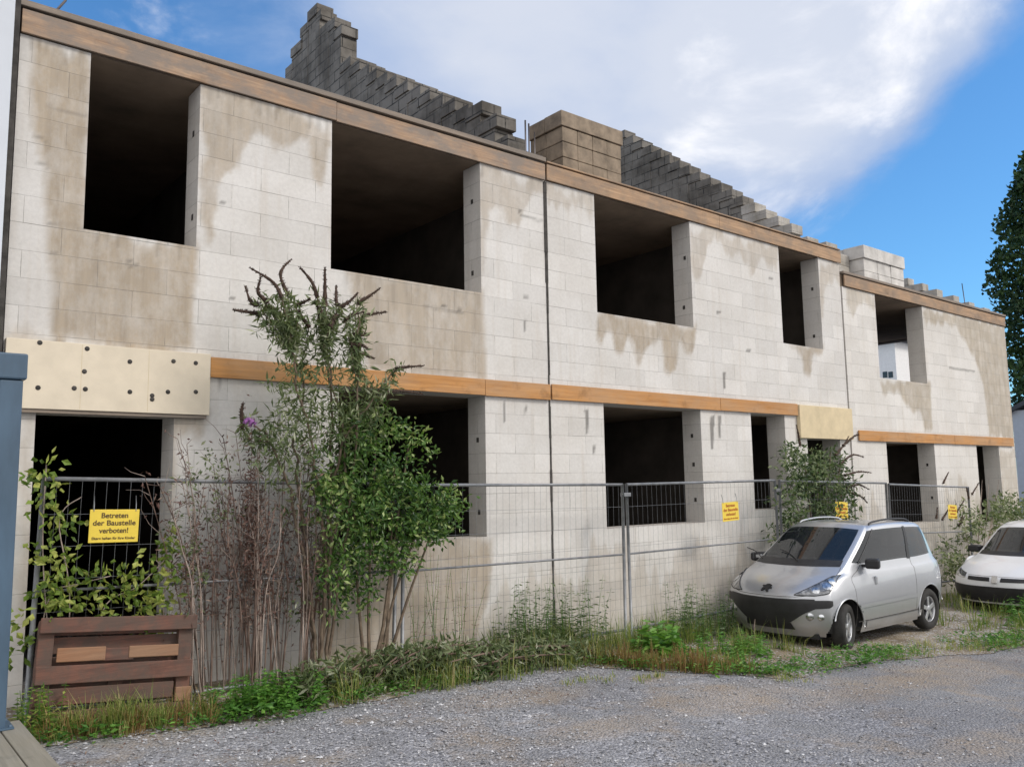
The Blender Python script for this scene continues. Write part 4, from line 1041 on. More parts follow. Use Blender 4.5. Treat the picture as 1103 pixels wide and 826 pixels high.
# ------------------------------------------------------------------ cars
def car_paint(name, col, metal, rough):
    m, nt, b, o = newmat(name)
    tc = N(nt, 'ShaderNodeTexCoord')
    n1 = noise(nt, tc.outputs['Object'], 3.0, 5); n2 = noise(nt, tc.outputs['Object'], 600, 2)
    c = mixc(nt, ramp(nt, n1, [(0.35, (0, 0, 0)), (0.75, (0.22, 0.22, 0.22))]).outputs[0], col, [x*0.72 for x in col])
    c = mixc(nt, 1.0, c, ramp(nt, n2, [(0.3, (0.93, 0.93, 0.93)), (0.7, (1.05, 1.05, 1.05))]).outputs[0], 'MULTIPLY')
    sp = N(nt, 'ShaderNodeSeparateXYZ'); L(nt, tc.outputs['Object'], sp.inputs[0])
    dz = N(nt, 'ShaderNodeMapRange', clamp=True); dz.inputs[1].default_value = 0.5; dz.inputs[2].default_value = 0.2; L(nt, sp.outputs[2], dz.inputs[0])
    c = mixc(nt, math_(nt, 'MULTIPLY', dz.outputs[0], math_(nt, 'MULTIPLY', n1, 0.7)), c, (0.25, 0.22, 0.18))
    L(nt, c, b.inputs['Base Color']); b.inputs['Metallic'].default_value = metal; b.inputs['Roughness'].default_value = rough
    L(nt, math_(nt, 'MULTIPLY_ADD', n1, 0.15, rough-0.05), b.inputs['Roughness'])
    b.inputs['Coat Weight'].default_value = 0.8; b.inputs['Coat Roughness'].default_value = 0.06
    return m
M['silver'] = car_paint('silver_paint', (0.50, 0.515, 0.54), 0.6, 0.34)
M['whitepaint'] = car_paint('white_paint', (0.80, 0.81, 0.83), 0.0, 0.35)
def glass_mat(name, col):
    m, nt, b, o = newmat(name)
    b.inputs['Base Color'].default_value = (*col, 1); b.inputs['Roughness'].default_value = 0.04; b.inputs['Specular IOR Level'].default_value = 0.8
    tr = N(nt, 'ShaderNodeBsdfTransparent'); tr.inputs[0].default_value = (0.42, 0.42, 0.41, 1)
    mx = N(nt, 'ShaderNodeMixShader'); mx.inputs[0].default_value = 0.72
    L(nt, tr.outputs[0], mx.inputs[1]); L(nt, b.outputs[0], mx.inputs[2]); L(nt, mx.outputs[0], o.inputs[0]); return m
M['carglass'] = glass_mat('car_glass', (0.015, 0.02, 0.025))
M['blackplastic'] = simple('black_plastic', (0.022, 0.022, 0.024), 0.5, var=0.3)
M['cabin'] = simple('cabin_trim', (0.06, 0.06, 0.065), 0.85)
M['seatcloth'] = simple('seat_cloth', (0.16, 0.14, 0.13), 0.9)
M['lamp'] = simple('headlamp_reflector', (0.62, 0.64, 0.66), 0.12, metal=0.85, var=0.45, scale=16)
M['lampdark'] = simple('lamp_lens', (0.24, 0.25, 0.265), 0.08, metal=0.5, var=0.55, scale=22, coat=1.0)
M['redlamp'] = simple('red_lamp', (0.35, 0.03, 0.025), 0.2)
M['tyre'] = simple('tyre_rubber', (0.028, 0.027, 0.026), 0.85, var=0.3, scale=12)
M['alloy'] = simple('alloy_rim', (0.55, 0.56, 0.58), 0.35, metal=0.7, var=0.15)
M['chrome'] = simple('chrome', (0.6, 0.61, 0.62), 0.2, metal=0.9)

def cr1(p0, p1, p2, p3, t):
    return 0.5*((2*p1)+(-p0+p2)*t+(2*p0-5*p1+4*p2-p3)*t*t+(-p0+3*p1-3*p2+p3)*t**3)
class CarSurf:
    def __init__(s, rings): s.P = np.array(rings, float); s.R, s.T = s.P.shape[:2]
    def ring(s, r, t):
        P = s.P[r]; i = int(min(max(math.floor(t), 0), s.T-2)); f = t-i
        mir = np.array([1,-1,1])
        p0 = P[i-1] if i > 0 else P[1]*mir
        p3 = P[i+2] if i+2 < s.T else P[s.T-2]*mir
        return cr1(p0, P[i], P[i+1], p3, f)
    def pt(s, t, v):
        i = int(min(max(math.floor(v), 0), s.R-2)); f = v-i
        a, b = s.ring(i, t), s.ring(i+1, t)
        z = s.ring(i-1, t) if i > 0 else 2*a-b
        c = s.ring(i+2, t) if i+2 < s.R else 2*b-a
        return cr1(z, a, b, c, f)
    def nrm(s, t, v):
        e = 0.02; ta, tb = max(0, t-e), min(s.T-1, t+e); va, vb = max(0, v-e), min(s.R-1, v+e)
        n = np.cross(s.pt(tb, v)-s.pt(ta, v), s.pt(t, vb)-s.pt(t, va)); n /= np.linalg.norm(n)+1e-9
        c = s.pt(t, v)-np.array([0, 0, 0.7]); c[0] *= 0.5
        return n if n@c > 0 else -n
    def off(s, t, v, d): return s.pt(t, v)+s.nrm(t, v)*d

def make_car(name, label, cat, loc, rz, rings, paint, wheels, spec, group=None):
    cs = CarSurf(rings); root = thing(name, label, cat, loc, rz, group)
    WR, AR = spec['wr'], spec['ar']
    nt_, nv_ = 8, 6
    ts = np.linspace(0, cs.T-1, (cs.T-1)*nt_+1); vs_ = np.linspace(0, cs.R-1, (cs.R-1)*nv_+1)
    holes = spec['glass_holes']
    m = MB()
    for sgn in (1, -1):
        V = np.array([[cs.pt(t, v)*np.array([1, sgn, 1]) for v in vs_] for t in ts]); nT, nV = V.shape[:2]
        F = []
        for i in range(nT-1):
            for k in range(nV-1):
                c = (V[i,k]+V[i+1,k]+V[i+1,k+1]+V[i,k+1])/4; tc, vc = (ts[i]+ts[i+1])/2, (vs_[k]+vs_[k+1])/2
                if abs(c[1]) > .45 and any(math.hypot(c[0]-wx, c[2]-WR) < AR for wx, _, _ in wheels): continue
                if any(h[0] < tc < h[1] and h[2] < vc < h[3] for h in holes): continue
                q = (i*nV+k, (i+1)*nV+k, (i+1)*nV+k+1, i*nV+k+1); F.append(q if sgn < 0 else q[::-1])
        W = V.reshape(-1, 3)
        for j in {a for q in F for a in q}:
            if abs(W[j,1]) > .45:
                for wx, _, _ in wheels:
                    d = math.hypot(W[j,0]-wx, W[j,2]-WR)
                    if d < AR and d > .01: W[j,0] = wx+(W[j,0]-wx)*AR/d; W[j,2] = WR+(W[j,2]-WR)*AR/d
        m.add(W, F, .5, True)
    body = m.build('body', paint, root, local=True)
    def patch(nm, mat, lo, hi, off=.004, both=True, n=14, mm=8, parent=None, centre=False, mirror_only=None):
        """surface piece between two (t, v) polylines"""
        lo = np.array(lo, float); hi = np.array(hi, float)
        def along(c, a):
            x = a*(len(c)-1); i = min(int(x), len(c)-2); return c[i]+(c[i+1]-c[i])*(x-i)
        def grid(mb, sg):
            G_ = []
            for i in range(n+1):
                A, B = along(lo, i/n), along(hi, i/n)
                for k in range(mm+1):
                    t, v = A+(B-A)*k/mm; p = cs.off(t, v, off); G_.append((p[0], p[1]*sg, p[2]))
            fs = [(i*(mm+1)+k, (i+1)*(mm+1)+k, (i+1)*(mm+1)+k+1, i*(mm+1)+k+1) for i in range(n) for k in range(mm)]
            mb.add(G_, fs if sg < 0 else [f[::-1] for f in fs], .5, True)
        if centre:
            mb = MB(); grid(mb, 1); grid(mb, -1); return [mb.build(nm, mat, parent or root, local=True)]
        out = []
        for sg in ((1, -1) if both else (1,)):
            mb = MB(); grid(mb, sg); out.append(mb.build(nm, mat, parent or root, local=True))
        return out
    def seam(nm, mat, tv, r=.004, off=.001, both=True, parent=None):
        for sg in ((1, -1) if both else (1,)):
            pts = []
            for (a, b) in zip(tv[:-1], tv[1:]):
                for k in range(6): pts.append(cs.off(a[0]+(b[0]-a[0])*k/6, a[1]+(b[1]-a[1])*k/6, off)*np.array([1, sg, 1]))
            pts.append(cs.off(*tv[-1], off)*np.array([1, sg, 1]))
            mb = MB(); mb.tube(pts, r, 5); mb.build(nm, mat, parent or root, local=True)
    # arches, wells, underside
    for wx, wy, steer in wheels:
        for sg in (1, -1):
            mb = MB(); V = []; F = []; aa = np.linspace(-.12, math.pi+.12, 22)
            for r_, h_ in ((AR+.002, wy+.06), (AR+.002, wy-.24), (.02, wy-.245)):
                V += [(wx+r_*math.cos(a), h_*sg, WR+r_*math.sin(a)) for a in aa]
            for j in range(2): F += [(j*22+k, j*22+k+1, (j+1)*22+k+1, (j+1)*22+k) for k in range(21)]
            mb.add(V, F, .5, True); mb.build('wheel_well', 'blackplastic', root, local=True)
    mb = MB(); mb.box(spec['x0']+.15, spec['x1']-.2, -.62, .62, .17, .24); mb.build('underbody', 'blackplastic', root, local=True)
    # wheels
    for wx, wy, steer in wheels:
        for sg in (1, -1):
            w = bpy.data.objects.new('wheel', None); COL.objects.link(w); w.parent = root; w.location = (wx, wy*sg, WR); w.rotation_euler = (0, 0, steer); w.empty_display_size = .1
            hw = .092; mb = MB()
            mb.lathe([(WR*.62, -hw*.8), (WR*.72, -hw), (WR*.93, -hw*.95), (WR, -hw*.6), (WR, hw*.6), (WR*.93, hw*.95), (WR*.72, hw), (WR*.62, hw*.8), (WR*.62, -hw*.8)], 32)
            mb.build('tyre', 'tyre', w, local=True)
            mb = MB(); ri = WR*.63
            mb.lathe([(ri, -hw*.8*sg), (ri, hw*.75*sg), (ri*.94, hw*.78*sg), (ri*.9, hw*.5*sg), (ri*.88, hw*.2*sg)], 28)
            for k in range(5):
                a = 2*math.pi*k/5+.3; ca, sa = math.cos(a), math.sin(a)
                mb.obox((ca*ri*.52, hw*.58*sg, sa*ri*.52), (ca*ri*.44, 0, sa*ri*.44), (0, .012, 0), (-sa*ri*.15, 0, ca*ri*.15))
            mb.lathe([(ri*.3, hw*.5*sg), (ri*.27, hw*.78*sg), (.001, hw*.8*sg)], 14); mb.build('rim', 'alloy', w, local=True, bevel=.004)
            mb = MB(); mb.lathe([(ri*.88, hw*.2*sg), (.001, hw*.2*sg)], 24); mb.build('brake_disc', 'blackplastic', w, local=True)
    return root, cs, patch, seam, body

def lerp(a, b, t): return [x+(y-x)*t for x, y in zip(a, b)]
def upper_rings(R6, xm):
    R7 = [(xm+(x-xm)*.82, y*.62, z+.055) for x, y, z in R6]; R8 = [(xm+(x-xm)*.72, 0.0, z+.075) for x, y, z in R6]
    R7 = [(x, y, max(z, 0)) for x, y, z in R7]
    return R7, R8
xs_mid = [1.15,.80,.2,-.4,-.8,-1.15,-1.45]
def ring(front, mids_y, z_mid, rear):
    return front+[(x, y, z) for x, y, z in zip(xs_mid, mids_y, z_mid)]+rear
R0 = ring([(1.70,0,.20),(1.66,.40,.20),(1.50,.68,.20),(1.42,.74,.19)], [.76,.77,.78,.78,.78,.78,.76], [.19]*7, [(-1.62,.68,.22),(-1.74,.38,.24),(-1.76,0,.24)])
R1 = ring([(1.80,0,.36),(1.75,.42,.36),(1.57,.73,.37),(1.46,.79,.38)], [.815,.82,.822,.825,.825,.82,.80], [.38]*7, [(-1.68,.72,.40),(-1.82,.40,.40),(-1.84,0,.40)])
R2 = ring([(1.845,0,.56),(1.79,.43,.56),(1.59,.755,.57),(1.46,.805,.58)], [.832,.838,.84,.842,.842,.838,.82], [.58]*7, [(-1.70,.74,.60),(-1.845,.40,.60),(-1.865,0,.60)])
R3 = ring([(1.83,0,.74),(1.77,.43,.745),(1.56,.735,.76),(1.43,.79,.77)], [.822,.832,.84,.842,.842,.835,.815], [.78]*7, [(-1.70,.735,.80),(-1.82,.40,.80),(-1.84,0,.80)])
R4 = ring([(1.61,0,.925),(1.55,.42,.93),(1.37,.665,.935),(1.26,.735,.935)], [.785,.805,.815,.82,.82,.81,.79], [.93,.935,.94,.945,.95,.955,.96], [(-1.68,.71,.97),(-1.79,.38,.97),(-1.81,0,.97)])
R5 = [(1.20,0,1.115),(1.15,.36,1.115),(.98,.66,1.10),(.90,.715,1.085),(.76,.74,1.07),(.56,.755,1.06),(.12,.77,1.06),(-.42,.775,1.065),(-.80,.775,1.055),(-1.15,.765,1.06),(-1.42,.745,1.07),(-1.63,.67,1.07),(-1.76,.36,1.06),(-1.78,0,1.06)]
R6 = [(.38,0,1.585),(.35,.31,1.58),(.23,.555,1.555),(.15,.595,1.545),(.04,.612,1.555),(-.10,.62,1.56),(-.32,.63,1.565),(-.65,.635,1.565),(-.90,.63,1.56),(-1.15,.62,1.55),(-1.38,.60,1.535),(-1.50,.53,1.525),(-1.58,.28,1.535),(-1.59,0,1.54)]
R7, R8 = upper_rings([(x, y, z-.012) for x, y, z in R6], -.6)
HOLES = [(-.1,1.9,5.1,5.9),(3.15,7.55,5.1,5.88),(7.75,9.9,5.12,5.88),(11.4,13.1,5.1,5.85)]
car, cs, patch, seam, body = make_car('silver_car', 'silver one-box small car parked on the verge by the fence', 'car', (11.887, -1.42, -0.225), math.radians(180), [R0,R1,R2,R3,R4,R5,R6,R7,R8], 'silver',
    [(1.155, .725, math.radians(15)), (-1.155, .73, 0)], dict(wr=.302, ar=.365, x0=-1.8, x1=1.8, glass_holes=HOLES), 'parked cars')
def fit_cabin(root, belt, xf, xr, hw):
    m = MB(); m.box(xr, xf, -hw, hw, .25, .55); m.box(xf-.42, xf+.1, -hw, hw, .55, belt-.03); m.build('dashboard', 'cabin', root, local=True, bevel=.04)
    for sg in (1, -1):
        m = MB(); y = .36*sg
        m.obox((-.05, y, .62), (.25, 0, .02), (0, .23, 0), (0, 0, .08)); m.obox((-.36, y, .92), (.07, 0, -.02), (0, .22, 0), (.09*-1, 0, .30)); m.obox((-.46, y, 1.30), (.04, 0, 0), (0, .12, 0), (-.01, 0, .08))
        m.build('front_seat', 'seatcloth', root, local=True, bevel=.05)
    m = MB(); m.obox((-1.05, 0, .62), (.22, 0, 0), (0, .6, 0), (0, 0, .08)); m.obox((-1.32, 0, .9), (.06, 0, 0), (0, .6, 0), (-.06, 0, .3)); m.build('rear_seat', 'seatcloth', root, local=True, bevel=.05)
    m = MB(); c0 = np.array((xf-.45, .36, belt-.02)); pts = []
    for k in range(17):
        a = 2*math.pi*k/16; pts.append(c0+np.array([-.06*math.sin(a), .18*math.cos(a), .17*math.sin(a)]))
    m.tube(pts, .014, 6); m.build('steering_wheel', 'cabin', root, local=True)
fit_cabin(car, 1.03, 1.0, -1.6, .62)
patch('windshield', 'carglass', [(0,5.08),(1.0,5.08),(1.9,5.1)], [(0,5.93),(1.0,5.93),(1.9,5.92)], .002, centre=True)
patch('cowl_panel', 'blackplastic', [(0,4.86),(1.0,4.86),(2.0,4.9)], [(0,5.10),(1.0,5.10),(1.95,5.12)], .005, centre=True)
patch('side_window', 'carglass', [(3.13,5.09),(5,5.09),(7.6,5.09)], [(3.13,5.9),(5,5.9),(7.6,5.9)], .001)
patch('rear_side_window', 'carglass', [(7.72,5.1),(9.95,5.12)], [(7.72,5.9),(9.95,5.9)], .001)
patch('rear_window', 'carglass', [(11.35,5.08),(13,5.08)], [(11.35,5.88),(13,5.88)], .001, centre=True)
patch('window_pillar', 'blackplastic', [(7.52,5.06),(7.78,5.06)], [(7.52,5.93),(7.78,5.93)], .006)
patch('window_pillar', 'blackplastic', [(4.02,5.06),(4.22,5.06)], [(4.02,5.93),(4.22,5.93)], .006)
# front end
patch('grille', 'blackplastic', [(0,1.05),(.75,1.10),(1.25,1.75),(1.6,2.05)], [(0,2.72),(.75,2.72),(1.25,2.74),(1.6,2.70)], .010, centre=True)
patch('bumper_strip', 'blackplastic', [(1.58,2.05),(2.2,2.08),(2.75,2.2)], [(1.58,2.62),(2.2,2.58),(2.75,2.5)], .010)
patch('lower_intake', 'blackplastic', [(0,.55),(.9,.6)], [(0,1.08),(.8,1.12)], .006, centre=True)
for hl in patch('headlight', 'lampdark', [(.95,2.98),(1.6,2.93),(2.3,3.05),(3.1,3.7)], [(.95,3.02),(1.5,3.6),(2.2,4.2),(3.1,4.36)], .007):
    sgn = 1 if sum(v.co.y for v in hl.data.vertices) > 0 else -1
    for (t, v, r_) in ((1.62,3.25,.05),(2.08,3.52,.062),(2.52,3.8,.052)):
        p = cs.off(t, v, .006)*np.array([1, sgn, 1]); n_ = cs.nrm(t, v)*np.array([1, sgn, 1]); ref = np.cross(n_, (0,0,1)); ref /= np.linalg.norm(ref); up_ = np.cross(ref, n_)
        mb = MB(); V = [p+n_*.014]+[p+r_*(math.cos(a)*ref+math.sin(a)*up_)+n_*.003 for a in np.linspace(0, 2*math.pi, 13)[:-1]]
        mb.add(V, [(0, 1+k, 1+(k+1) % 12) for k in range(12)], .5, True); mb.build('reflector', 'lamp', hl, local=True)
for sgn in (1, -1):
    for t, v, r_ in ((1.42,1.55,.042),(1.78,1.5,.036)):
        p = cs.off(t, v, .012)*np.array([1, sgn, 1]); n_ = cs.nrm(t, v)*np.array([1, sgn, 1]); ref = np.cross(n_, (0,0,1)); ref /= np.linalg.norm(ref); up_ = np.cross(ref, n_)
        mb = MB(); V = [p+n_*.012]+[p+r_*(math.cos(a)*ref+math.sin(a)*up_) for a in np.linspace(0, 2*math.pi, 13)[:-1]]+[p+1.25*r_*(math.cos(a)*ref+math.sin(a)*up_)-n_*.01 for a in np.linspace(0, 2*math.pi, 13)[:-1]]
        mb.add(V, [(0, 1+k, 1+(k+1) % 12) for k in range(12)]+[(1+k, 13+k, 13+(k+1) % 12, 1+(k+1) % 12) for k in range(12)], .5, True); mb.build('fog_lamp', 'lamp', car, local=True)
# emblem: small dark rearing beast on the nose
bm_pts = [(-.055,-.05),(-.03,-.045),(-.02,-.02),(.0,-.03),(.01,-.055),(.035,-.055),(.025,-.02),(.035,.0),(.06,-.01),(.06,.012),(.03,.022),(.05,.04),(.02,.055),(-.01,.05),(-.03,.03),(-.05,.035),(-.06,.02),(-.04,.005),(-.05,-.02)]
p0 = cs.off(0, 3.35, .006); ty = np.array([0,1.0,0]); tz = cs.pt(0, 3.6)-cs.pt(0, 3.1); tz /= np.linalg.norm(tz); nn = cs.nrm(0, 3.35)
mb = MB(); nP = len(bm_pts)
V = [p0+ty*a*1.25+tz*b*1.15+nn*.012 for a, b in bm_pts]+[p0+ty*a*1.25+tz*b*1.15-nn*.006 for a, b in bm_pts]
mb.add(V, [tuple(range(nP))]+[(k, (k+1) % nP, nP+(k+1) % nP, nP+k) for k in range(nP)]); mb.build('emblem', 'blackplastic', car, local=True)
# seams and trims
seam('panel_gap', 'joint', [(4.62,.45),(4.62,2.5),(4.55,4.0),(4.5,5.05)], .0035, -.001)
seam('panel_gap', 'joint', [(7.75,.45),(7.8,2.5),(7.8,4.0),(7.75,5.05)], .0035, -.001)
seam('panel_gap', 'joint', [(0,2.86),(1.0,2.88),(1.5,2.98)], .004, -.001)
seam('panel_gap', 'joint', [(2.75,3.95),(2.5,4.3),(2.2,4.7),(2.05,4.88)], .0035, -.001)
seam('panel_gap', 'joint', [(10.4,2.2),(10.35,4.0),(10.4,5.0)], .003, -.001)
seam('lamp_rim', 'blackplastic', [(.95,3.0),(1.6,2.93),(2.3,3.05),(3.1,3.7),(3.1,4.36),(2.2,4.2),(1.5,3.6),(.95,3.02)], .006, .006)
seam('sill_gap', 'joint', [(4.75,.82),(6.5,.8),(8.4,.84)], .005, .002)
patch('rubbing_strip', 'silver', [(4.8,1.72),(6.2,1.74),(7.7,1.76)], [(4.8,1.98),(6.2,2.0),(7.7,2.02)], .016)
patch('sill_panel', 'silver', [(5.2,.25),(6.5,.25),(8.2,.25)], [(5.2,.75),(6.5,.72),(8.2,.75)], .012)
for x, t in ((1.155, 0), (-1.155, 1)):
    for sg in (1, -1):
        mb = MB(); pts = [(x+.372*math.cos(a), (.826 if t == 0 else .832)*sg, .302+.372*math.sin(a)) for a in np.linspace(.32 if t == 0 else -.1, math.pi+.1 if t == 0 else math.pi-.32, 24)]; mb.tube(pts, .011, 6); mb.build('arch_lip', 'silver', car, local=True)
for sg in (1, -1):
    mb = MB(); mb.obox((.60, .90*sg, 1.10), (.075, .03*sg, 0), (-.02, .095, 0), (0, 0, .068)); mo = mb.build('mirror', 'blackplastic', car, local=True, bevel=.03)
    mb = MB(); mb.obox((.66, .905*sg, 1.11), (.012, .004*sg, 0), (-.01, .07, 0), (0, 0, .03)); mb.build('mirror_cap', 'silver', mo, local=True, bevel=.012)
    mb = MB(); mb.obox((.60, .80*sg, 1.065), (.03,0,0), (0,.05,0), (0,0,.02)); mb.build('mirror_arm', 'blackplastic', mo, local=True)
    mb = MB(); mb.obox((.42, .838*sg, .86), (.02,0,0), (0,.018,0), (0,0,.055)); mb.build('door_handle', 'silver', car, local=True, bevel=.01)
    p = [( .02,.56,1.575),(-.06,.56,1.625),(-.55,.575,1.655),(-1.05,.565,1.635),(-1.22,.55,1.575)]
    mb = MB(); mb.tube(bez([(a, b*sg, c) for a, b, c in p], 5), .014, 8); mb.build('roof_rail', 'blackplastic' if sg > 0 else 'silver', car, local=True)
patch('tail_lamp', 'redlamp', [(10.75,4.15),(11.5,4.15)], [(10.75,4.95),(11.4,4.95)], .008)
patch('rear_bumper_trim', 'blackplastic', [(10.8,1.9),(12,1.9),(13,1.9)], [(10.8,2.5),(12,2.5),(13,2.5)], .01)
for y in (.12, -.45):
    mb = MB(); mb.tube(bez([(1.20,y,1.135),(1.06,y-.2,1.215),(.97,y-.42,1.26)],4), .007, 5); mb.build('wiper', 'blackplastic', car, local=True)
mb = MB(); mb.tube([(1.86,-.16,.38),(1.88,-.165,.28),(1.87,-.17,.08)], .009, 5); mb.build('hanging_strip', 'stempale', car, local=True)
mb = MB(); mb.obox((.98,-.25,1.04),(.05,0,0),(0,.16,0),(0,0,.004)); mb.build('paper_sheet', 'whitewall', car, local=True)

# white car: longer nose, same way of building
W0 = ring([(1.95,0,.22),(1.90,.42,.22),(1.72,.70,.22),(1.5,.75,.20)], [.78,.79,.80,.80,.80,.80,.78], [.19]*7, [(-1.75,.70,.24),(-1.86,.40,.26),(-1.88,0,.26)])
W1 = ring([(2.04,0,.40),(1.98,.46,.40),(1.78,.77,.40),(1.52,.82,.40)], [.84,.845,.85,.85,.85,.845,.83], [.40]*7, [(-1.80,.75,.42),(-1.93,.42,.42),(-1.95,0,.42)])
W2 = ring([(2.06,0,.56),(2.0,.46,.56),(1.80,.775,.57),(1.52,.83,.58)], [.85,.855,.86,.86,.86,.855,.84], [.60]*7, [(-1.82,.76,.62),(-1.95,.42,.62),(-1.97,0,.62)])
W3 = ring([(1.99,0,.70),(1.92,.46,.70),(1.72,.75,.72),(1.48,.815,.76)], [.84,.85,.858,.86,.86,.855,.835], [.80]*7, [(-1.82,.755,.84),(-1.94,.42,.84),(-1.96,0,.84)])
W4 = ring([(1.62,0,.88),(1.56,.44,.88),(1.42,.68,.88),(1.28,.75,.90)], [.80,.82,.83,.835,.835,.825,.81], [.94,.95,.955,.96,.965,.97,.975], [(-1.80,.73,.98),(-1.92,.40,.98),(-1.94,0,.98)])
W5 = [(1.12,0,1.03),(1.06,.40,1.03),(.88,.68,1.02),(.80,.73,1.02),(.68,.755,1.02),(.48,.77,1.025),(.08,.785,1.035),(-.46,.79,1.045),(-.86,.79,1.055),(-1.2,.78,1.06),(-1.5,.76,1.07),(-1.74,.69,1.07),(-1.88,.38,1.06),(-1.9,0,1.06)]
W6 = [(.30,0,1.50),(.27,.32,1.495),(.15,.56,1.47),(.07,.60,1.47),(-.04,.62,1.485),(-.18,.63,1.495),(-.40,.64,1.505),(-.75,.645,1.505),(-1.0,.642,1.50),(-1.25,.635,1.49),(-1.48,.61,1.475),(-1.6,.54,1.465),(-1.69,.30,1.475),(-1.70,0,1.48)]
W7, W8 = upper_rings(W6, -.7)
wcar, cs2, patch2, seam2, body2 = make_car('white_car', 'white car at the right edge, only its bonnet and dark windscreen in view', 'car', (18.2, -1.93, -0.42), math.radians(180), [W0,W1,W2,W3,W4,W5,W6,W7,W8], 'whitepaint',
    [(1.22, .74, 0), (-1.25, .74, 0)], dict(wr=.305, ar=.36, x0=-1.9, x1=1.95, glass_holes=HOLES), 'parked cars')
fit_cabin(wcar, 1.02, .9, -1.7, .64)
patch2('windshield', 'carglass', [(0,5.08),(1.0,5.08),(1.9,5.1)], [(0,5.93),(1.0,5.93),(1.9,5.92)], .002, centre=True)
patch2('cowl_panel', 'blackplastic', [(0,4.88),(1.0,4.88),(2.0,4.92)], [(0,5.09),(1.0,5.09),(1.95,5.11)], .004, centre=True)
patch2('side_window', 'carglass', [(3.13,5.09),(5,5.09),(7.6,5.09)], [(3.13,5.9),(5,5.9),(7.6,5.9)], .001)
patch2('rear_side_window', 'carglass', [(7.72,5.1),(9.95,5.12)], [(7.72,5.9),(9.95,5.9)], .001)
patch2('rear_window', 'carglass', [(11.35,5.08),(13,5.08)], [(11.35,5.88),(13,5.88)], .001, centre=True)
patch2('grille_slot', 'blackplastic', [(.18,2.35),(1.05,2.4)], [(.2,2.85),(1.05,2.85)], .006)
patch2('headlight', 'lamp', [(1.2,2.5),(1.8,2.6),(2.5,2.9)], [(1.2,3.1),(1.8,3.3),(2.5,3.5)], .006)
patch2('bumper_strip', 'blackplastic', [(0,.2),(1,.2),(2,.25),(2.9,.4)], [(0,1.75),(1,1.75),(2,1.8),(2.9,1.9)], .012, centre=True)
seam2('panel_gap', 'joint', [(0,2.98),(1.1,3.0)], .004, -.001)
seam2('panel_gap', 'joint', [(4.62,.45),(4.62,2.5),(4.55,4.0),(4.5,5.05)], .0035, -.001)
p0 = cs2.off(0, 2.62, .008); mb = MB(); nn = cs2.nrm(0, 2.62)
mb.obox(p0+nn*.004, (0,.05,0), tuple(np.cross(nn,(0,1,0))*.07), tuple(nn*.006)); mb.build('emblem', 'chrome', wcar, local=True, bevel=.01)
for sg in (1, -1):
    mb = MB(); mb.obox((.52,.91*sg,1.06),(.07,.03*sg,0),(-.02,.09,0),(0,0,.065)); mb.build('mirror', 'blackplastic', wcar, local=True, bevel=.03)

# ------------------------------------------------------------------ sky and sun
sun_dir = np.array([0.50, -0.72, 0.80]); sun_dir /= np.linalg.norm(sun_dir)
el = math.asin(sun_dir[2]); az = math.atan2(sun_dir[0], sun_dir[1])
w = bpy.data.worlds.new('World'); S.world = w; w.use_nodes = True; nt = w.node_tree
for n in list(nt.nodes): nt.nodes.remove(n)
out = N(nt, 'ShaderNodeOutputWorld'); bg = N(nt, 'ShaderNodeBackground')
sky = N(nt, 'ShaderNodeTexSky', sky_type='NISHITA'); sky.sun_disc = False; sky.sun_elevation = el; sky.sun_rotation = az
sky.air_density = 1.1; sky.dust_density = 0.4; sky.ozone_density = 2.0
tc = N(nt, 'ShaderNodeTexCoord'); dirv = tc.outputs['Generated']
acc = None
LOBES = [(ray(px, py), rad, wt) for px, py, rad, wt in ((700,60,17,.62),(560,70,13,.42),(880,40,11,.55),(640,-140,20,.65),(430,40,9,.24),(790,120,8,.45),(950,30,6,.35),(330,20,9,.22),(900,110,7,.25),(1060,10,4,.25))]
for d, rad, wt in LOBES:
    d = d/np.linalg.norm(d)
    vm = N(nt, 'ShaderNodeVectorMath', operation='DOT_PRODUCT'); L(nt, dirv, vm.inputs[0]); vm.inputs[1].default_value = tuple(d)
    mr = N(nt, 'ShaderNodeMapRange', clamp=True, interpolation_type='SMOOTHSTEP'); mr.inputs[1].default_value = math.cos(math.radians(rad)); mr.inputs[2].default_value = 1.0
    mr.inputs[4].default_value = wt; L(nt, vm.outputs['Value'], mr.inputs[0])
    acc = mr.outputs[0] if acc is None else math_(nt, 'ADD', acc, mr.outputs[0])
n1 = noise(nt, scaled(nt, dirv, (1, 1, 1.8)), 4.5, 8, 0.58, 0.3); n2 = noise(nt, scaled(nt, dirv, (1, 1, 2.2)), 2.0, 6, 0.55)
dens = math_(nt, 'ADD', acc, math_(nt, 'MULTIPLY', math_(nt, 'SUBTRACT', n1, 0.5), 1.5))
mr = N(nt, 'ShaderNodeMapRange', clamp=True, interpolation_type='SMOOTHSTEP'); mr.inputs[1].default_value = 0.06; mr.inputs[2].default_value = 0.70; L(nt, dens, mr.inputs[0])
cm = math_(nt, 'MULTIPLY', mr.outputs[0], 0.92)
cc = ramp(nt, n2, [(0.3, (6.3, 6.5, 7.6)), (0.7, (8.4, 8.5, 9.2))])
for e in cc.color_ramp.elements: pass
cv = N(nt, 'ShaderNodeMix', data_type='RGBA'); cv.inputs[6].default_value = (2.45, 3.15, 4.6, 1); cv.inputs[7].default_value = (4.35, 4.6, 5.2, 1)
mk = N(nt, 'ShaderNodeMapRange', clamp=True, interpolation_type='SMOOTHSTEP'); mk.inputs[1].default_value = 0.15; mk.inputs[2].default_value = 1.65; L(nt, math_(nt, 'ADD', dens, math_(nt, 'MULTIPLY_ADD', n2, 1.6, -0.8)), mk.inputs[0]); L(nt, mk.outputs[0], cv.inputs[0])
nt.nodes.remove(cc)
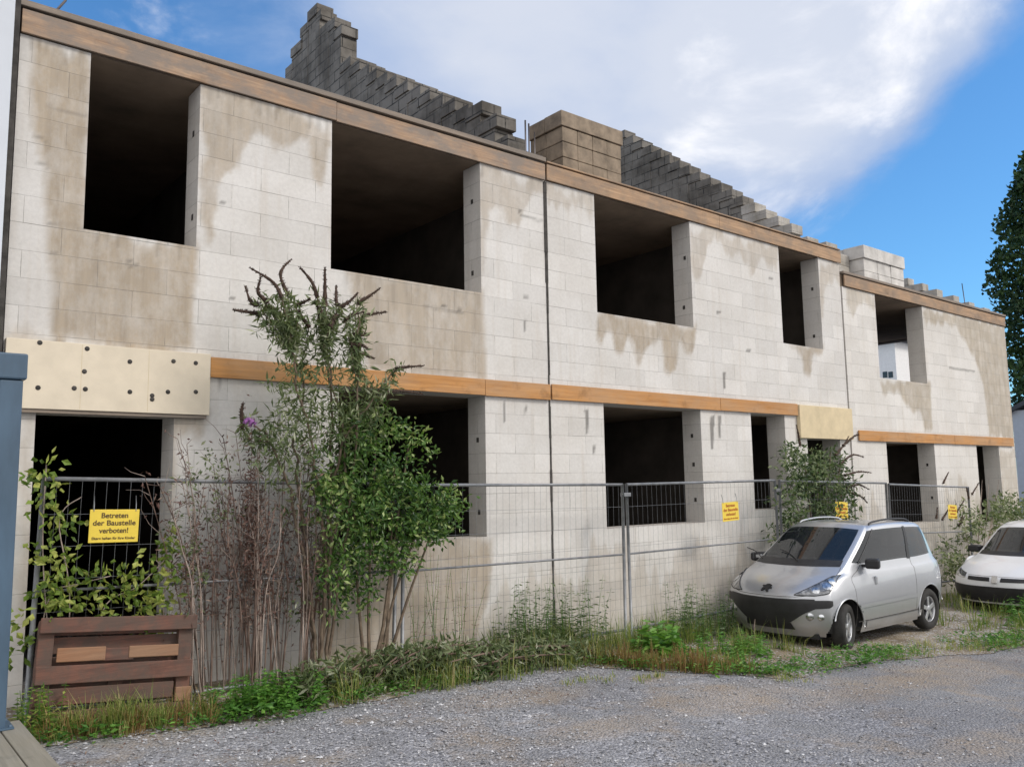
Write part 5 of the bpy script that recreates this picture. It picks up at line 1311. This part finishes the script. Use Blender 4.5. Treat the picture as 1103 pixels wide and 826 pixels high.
skyc = mixc(nt, 1.0, sky.outputs[0], (0.45, 0.80, 1.06), 'MULTIPLY')
fin = mixc(nt, cm, skyc, cv.outputs[2])
# added bright fill in the unseen sky behind the viewer, lights facade and reveals
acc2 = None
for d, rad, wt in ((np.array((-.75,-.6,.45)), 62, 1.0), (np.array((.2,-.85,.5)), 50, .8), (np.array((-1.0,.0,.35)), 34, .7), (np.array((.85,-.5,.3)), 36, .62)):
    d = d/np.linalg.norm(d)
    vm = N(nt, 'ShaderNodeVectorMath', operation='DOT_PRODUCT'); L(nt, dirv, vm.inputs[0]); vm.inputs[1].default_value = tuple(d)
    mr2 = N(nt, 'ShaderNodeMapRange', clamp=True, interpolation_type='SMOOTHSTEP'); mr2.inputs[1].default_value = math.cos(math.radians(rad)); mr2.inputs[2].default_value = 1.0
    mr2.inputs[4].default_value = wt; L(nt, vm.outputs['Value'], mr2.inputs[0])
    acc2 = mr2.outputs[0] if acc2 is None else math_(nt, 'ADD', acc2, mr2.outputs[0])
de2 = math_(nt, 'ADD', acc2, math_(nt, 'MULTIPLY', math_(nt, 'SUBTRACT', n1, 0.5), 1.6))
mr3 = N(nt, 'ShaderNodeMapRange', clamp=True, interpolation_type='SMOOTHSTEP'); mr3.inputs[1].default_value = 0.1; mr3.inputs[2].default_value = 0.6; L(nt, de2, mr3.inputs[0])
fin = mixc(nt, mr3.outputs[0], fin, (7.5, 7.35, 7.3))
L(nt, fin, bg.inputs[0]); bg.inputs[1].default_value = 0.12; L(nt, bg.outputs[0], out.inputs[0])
sl = bpy.data.lights.new('sun', 'SUN'); sl.energy = 1.35; sl.angle = math.radians(14); sl.color = (1.0, 0.93, 0.84)
so = bpy.data.objects.new('sun', sl); COL.objects.link(so); so.location = (5, -12, 20)
so.rotation_euler = Vector(tuple(sun_dir)).to_track_quat('Z', 'Y').to_euler()

vs = S.view_settings; vs.view_transform = 'Standard'; vs.look = 'None'; vs.gamma = 1.0; vs.use_curve_mapping = False; vs.exposure = 0.50
S.cycles.max_bounces = 6; S.cycles.transparent_max_bounces = 12
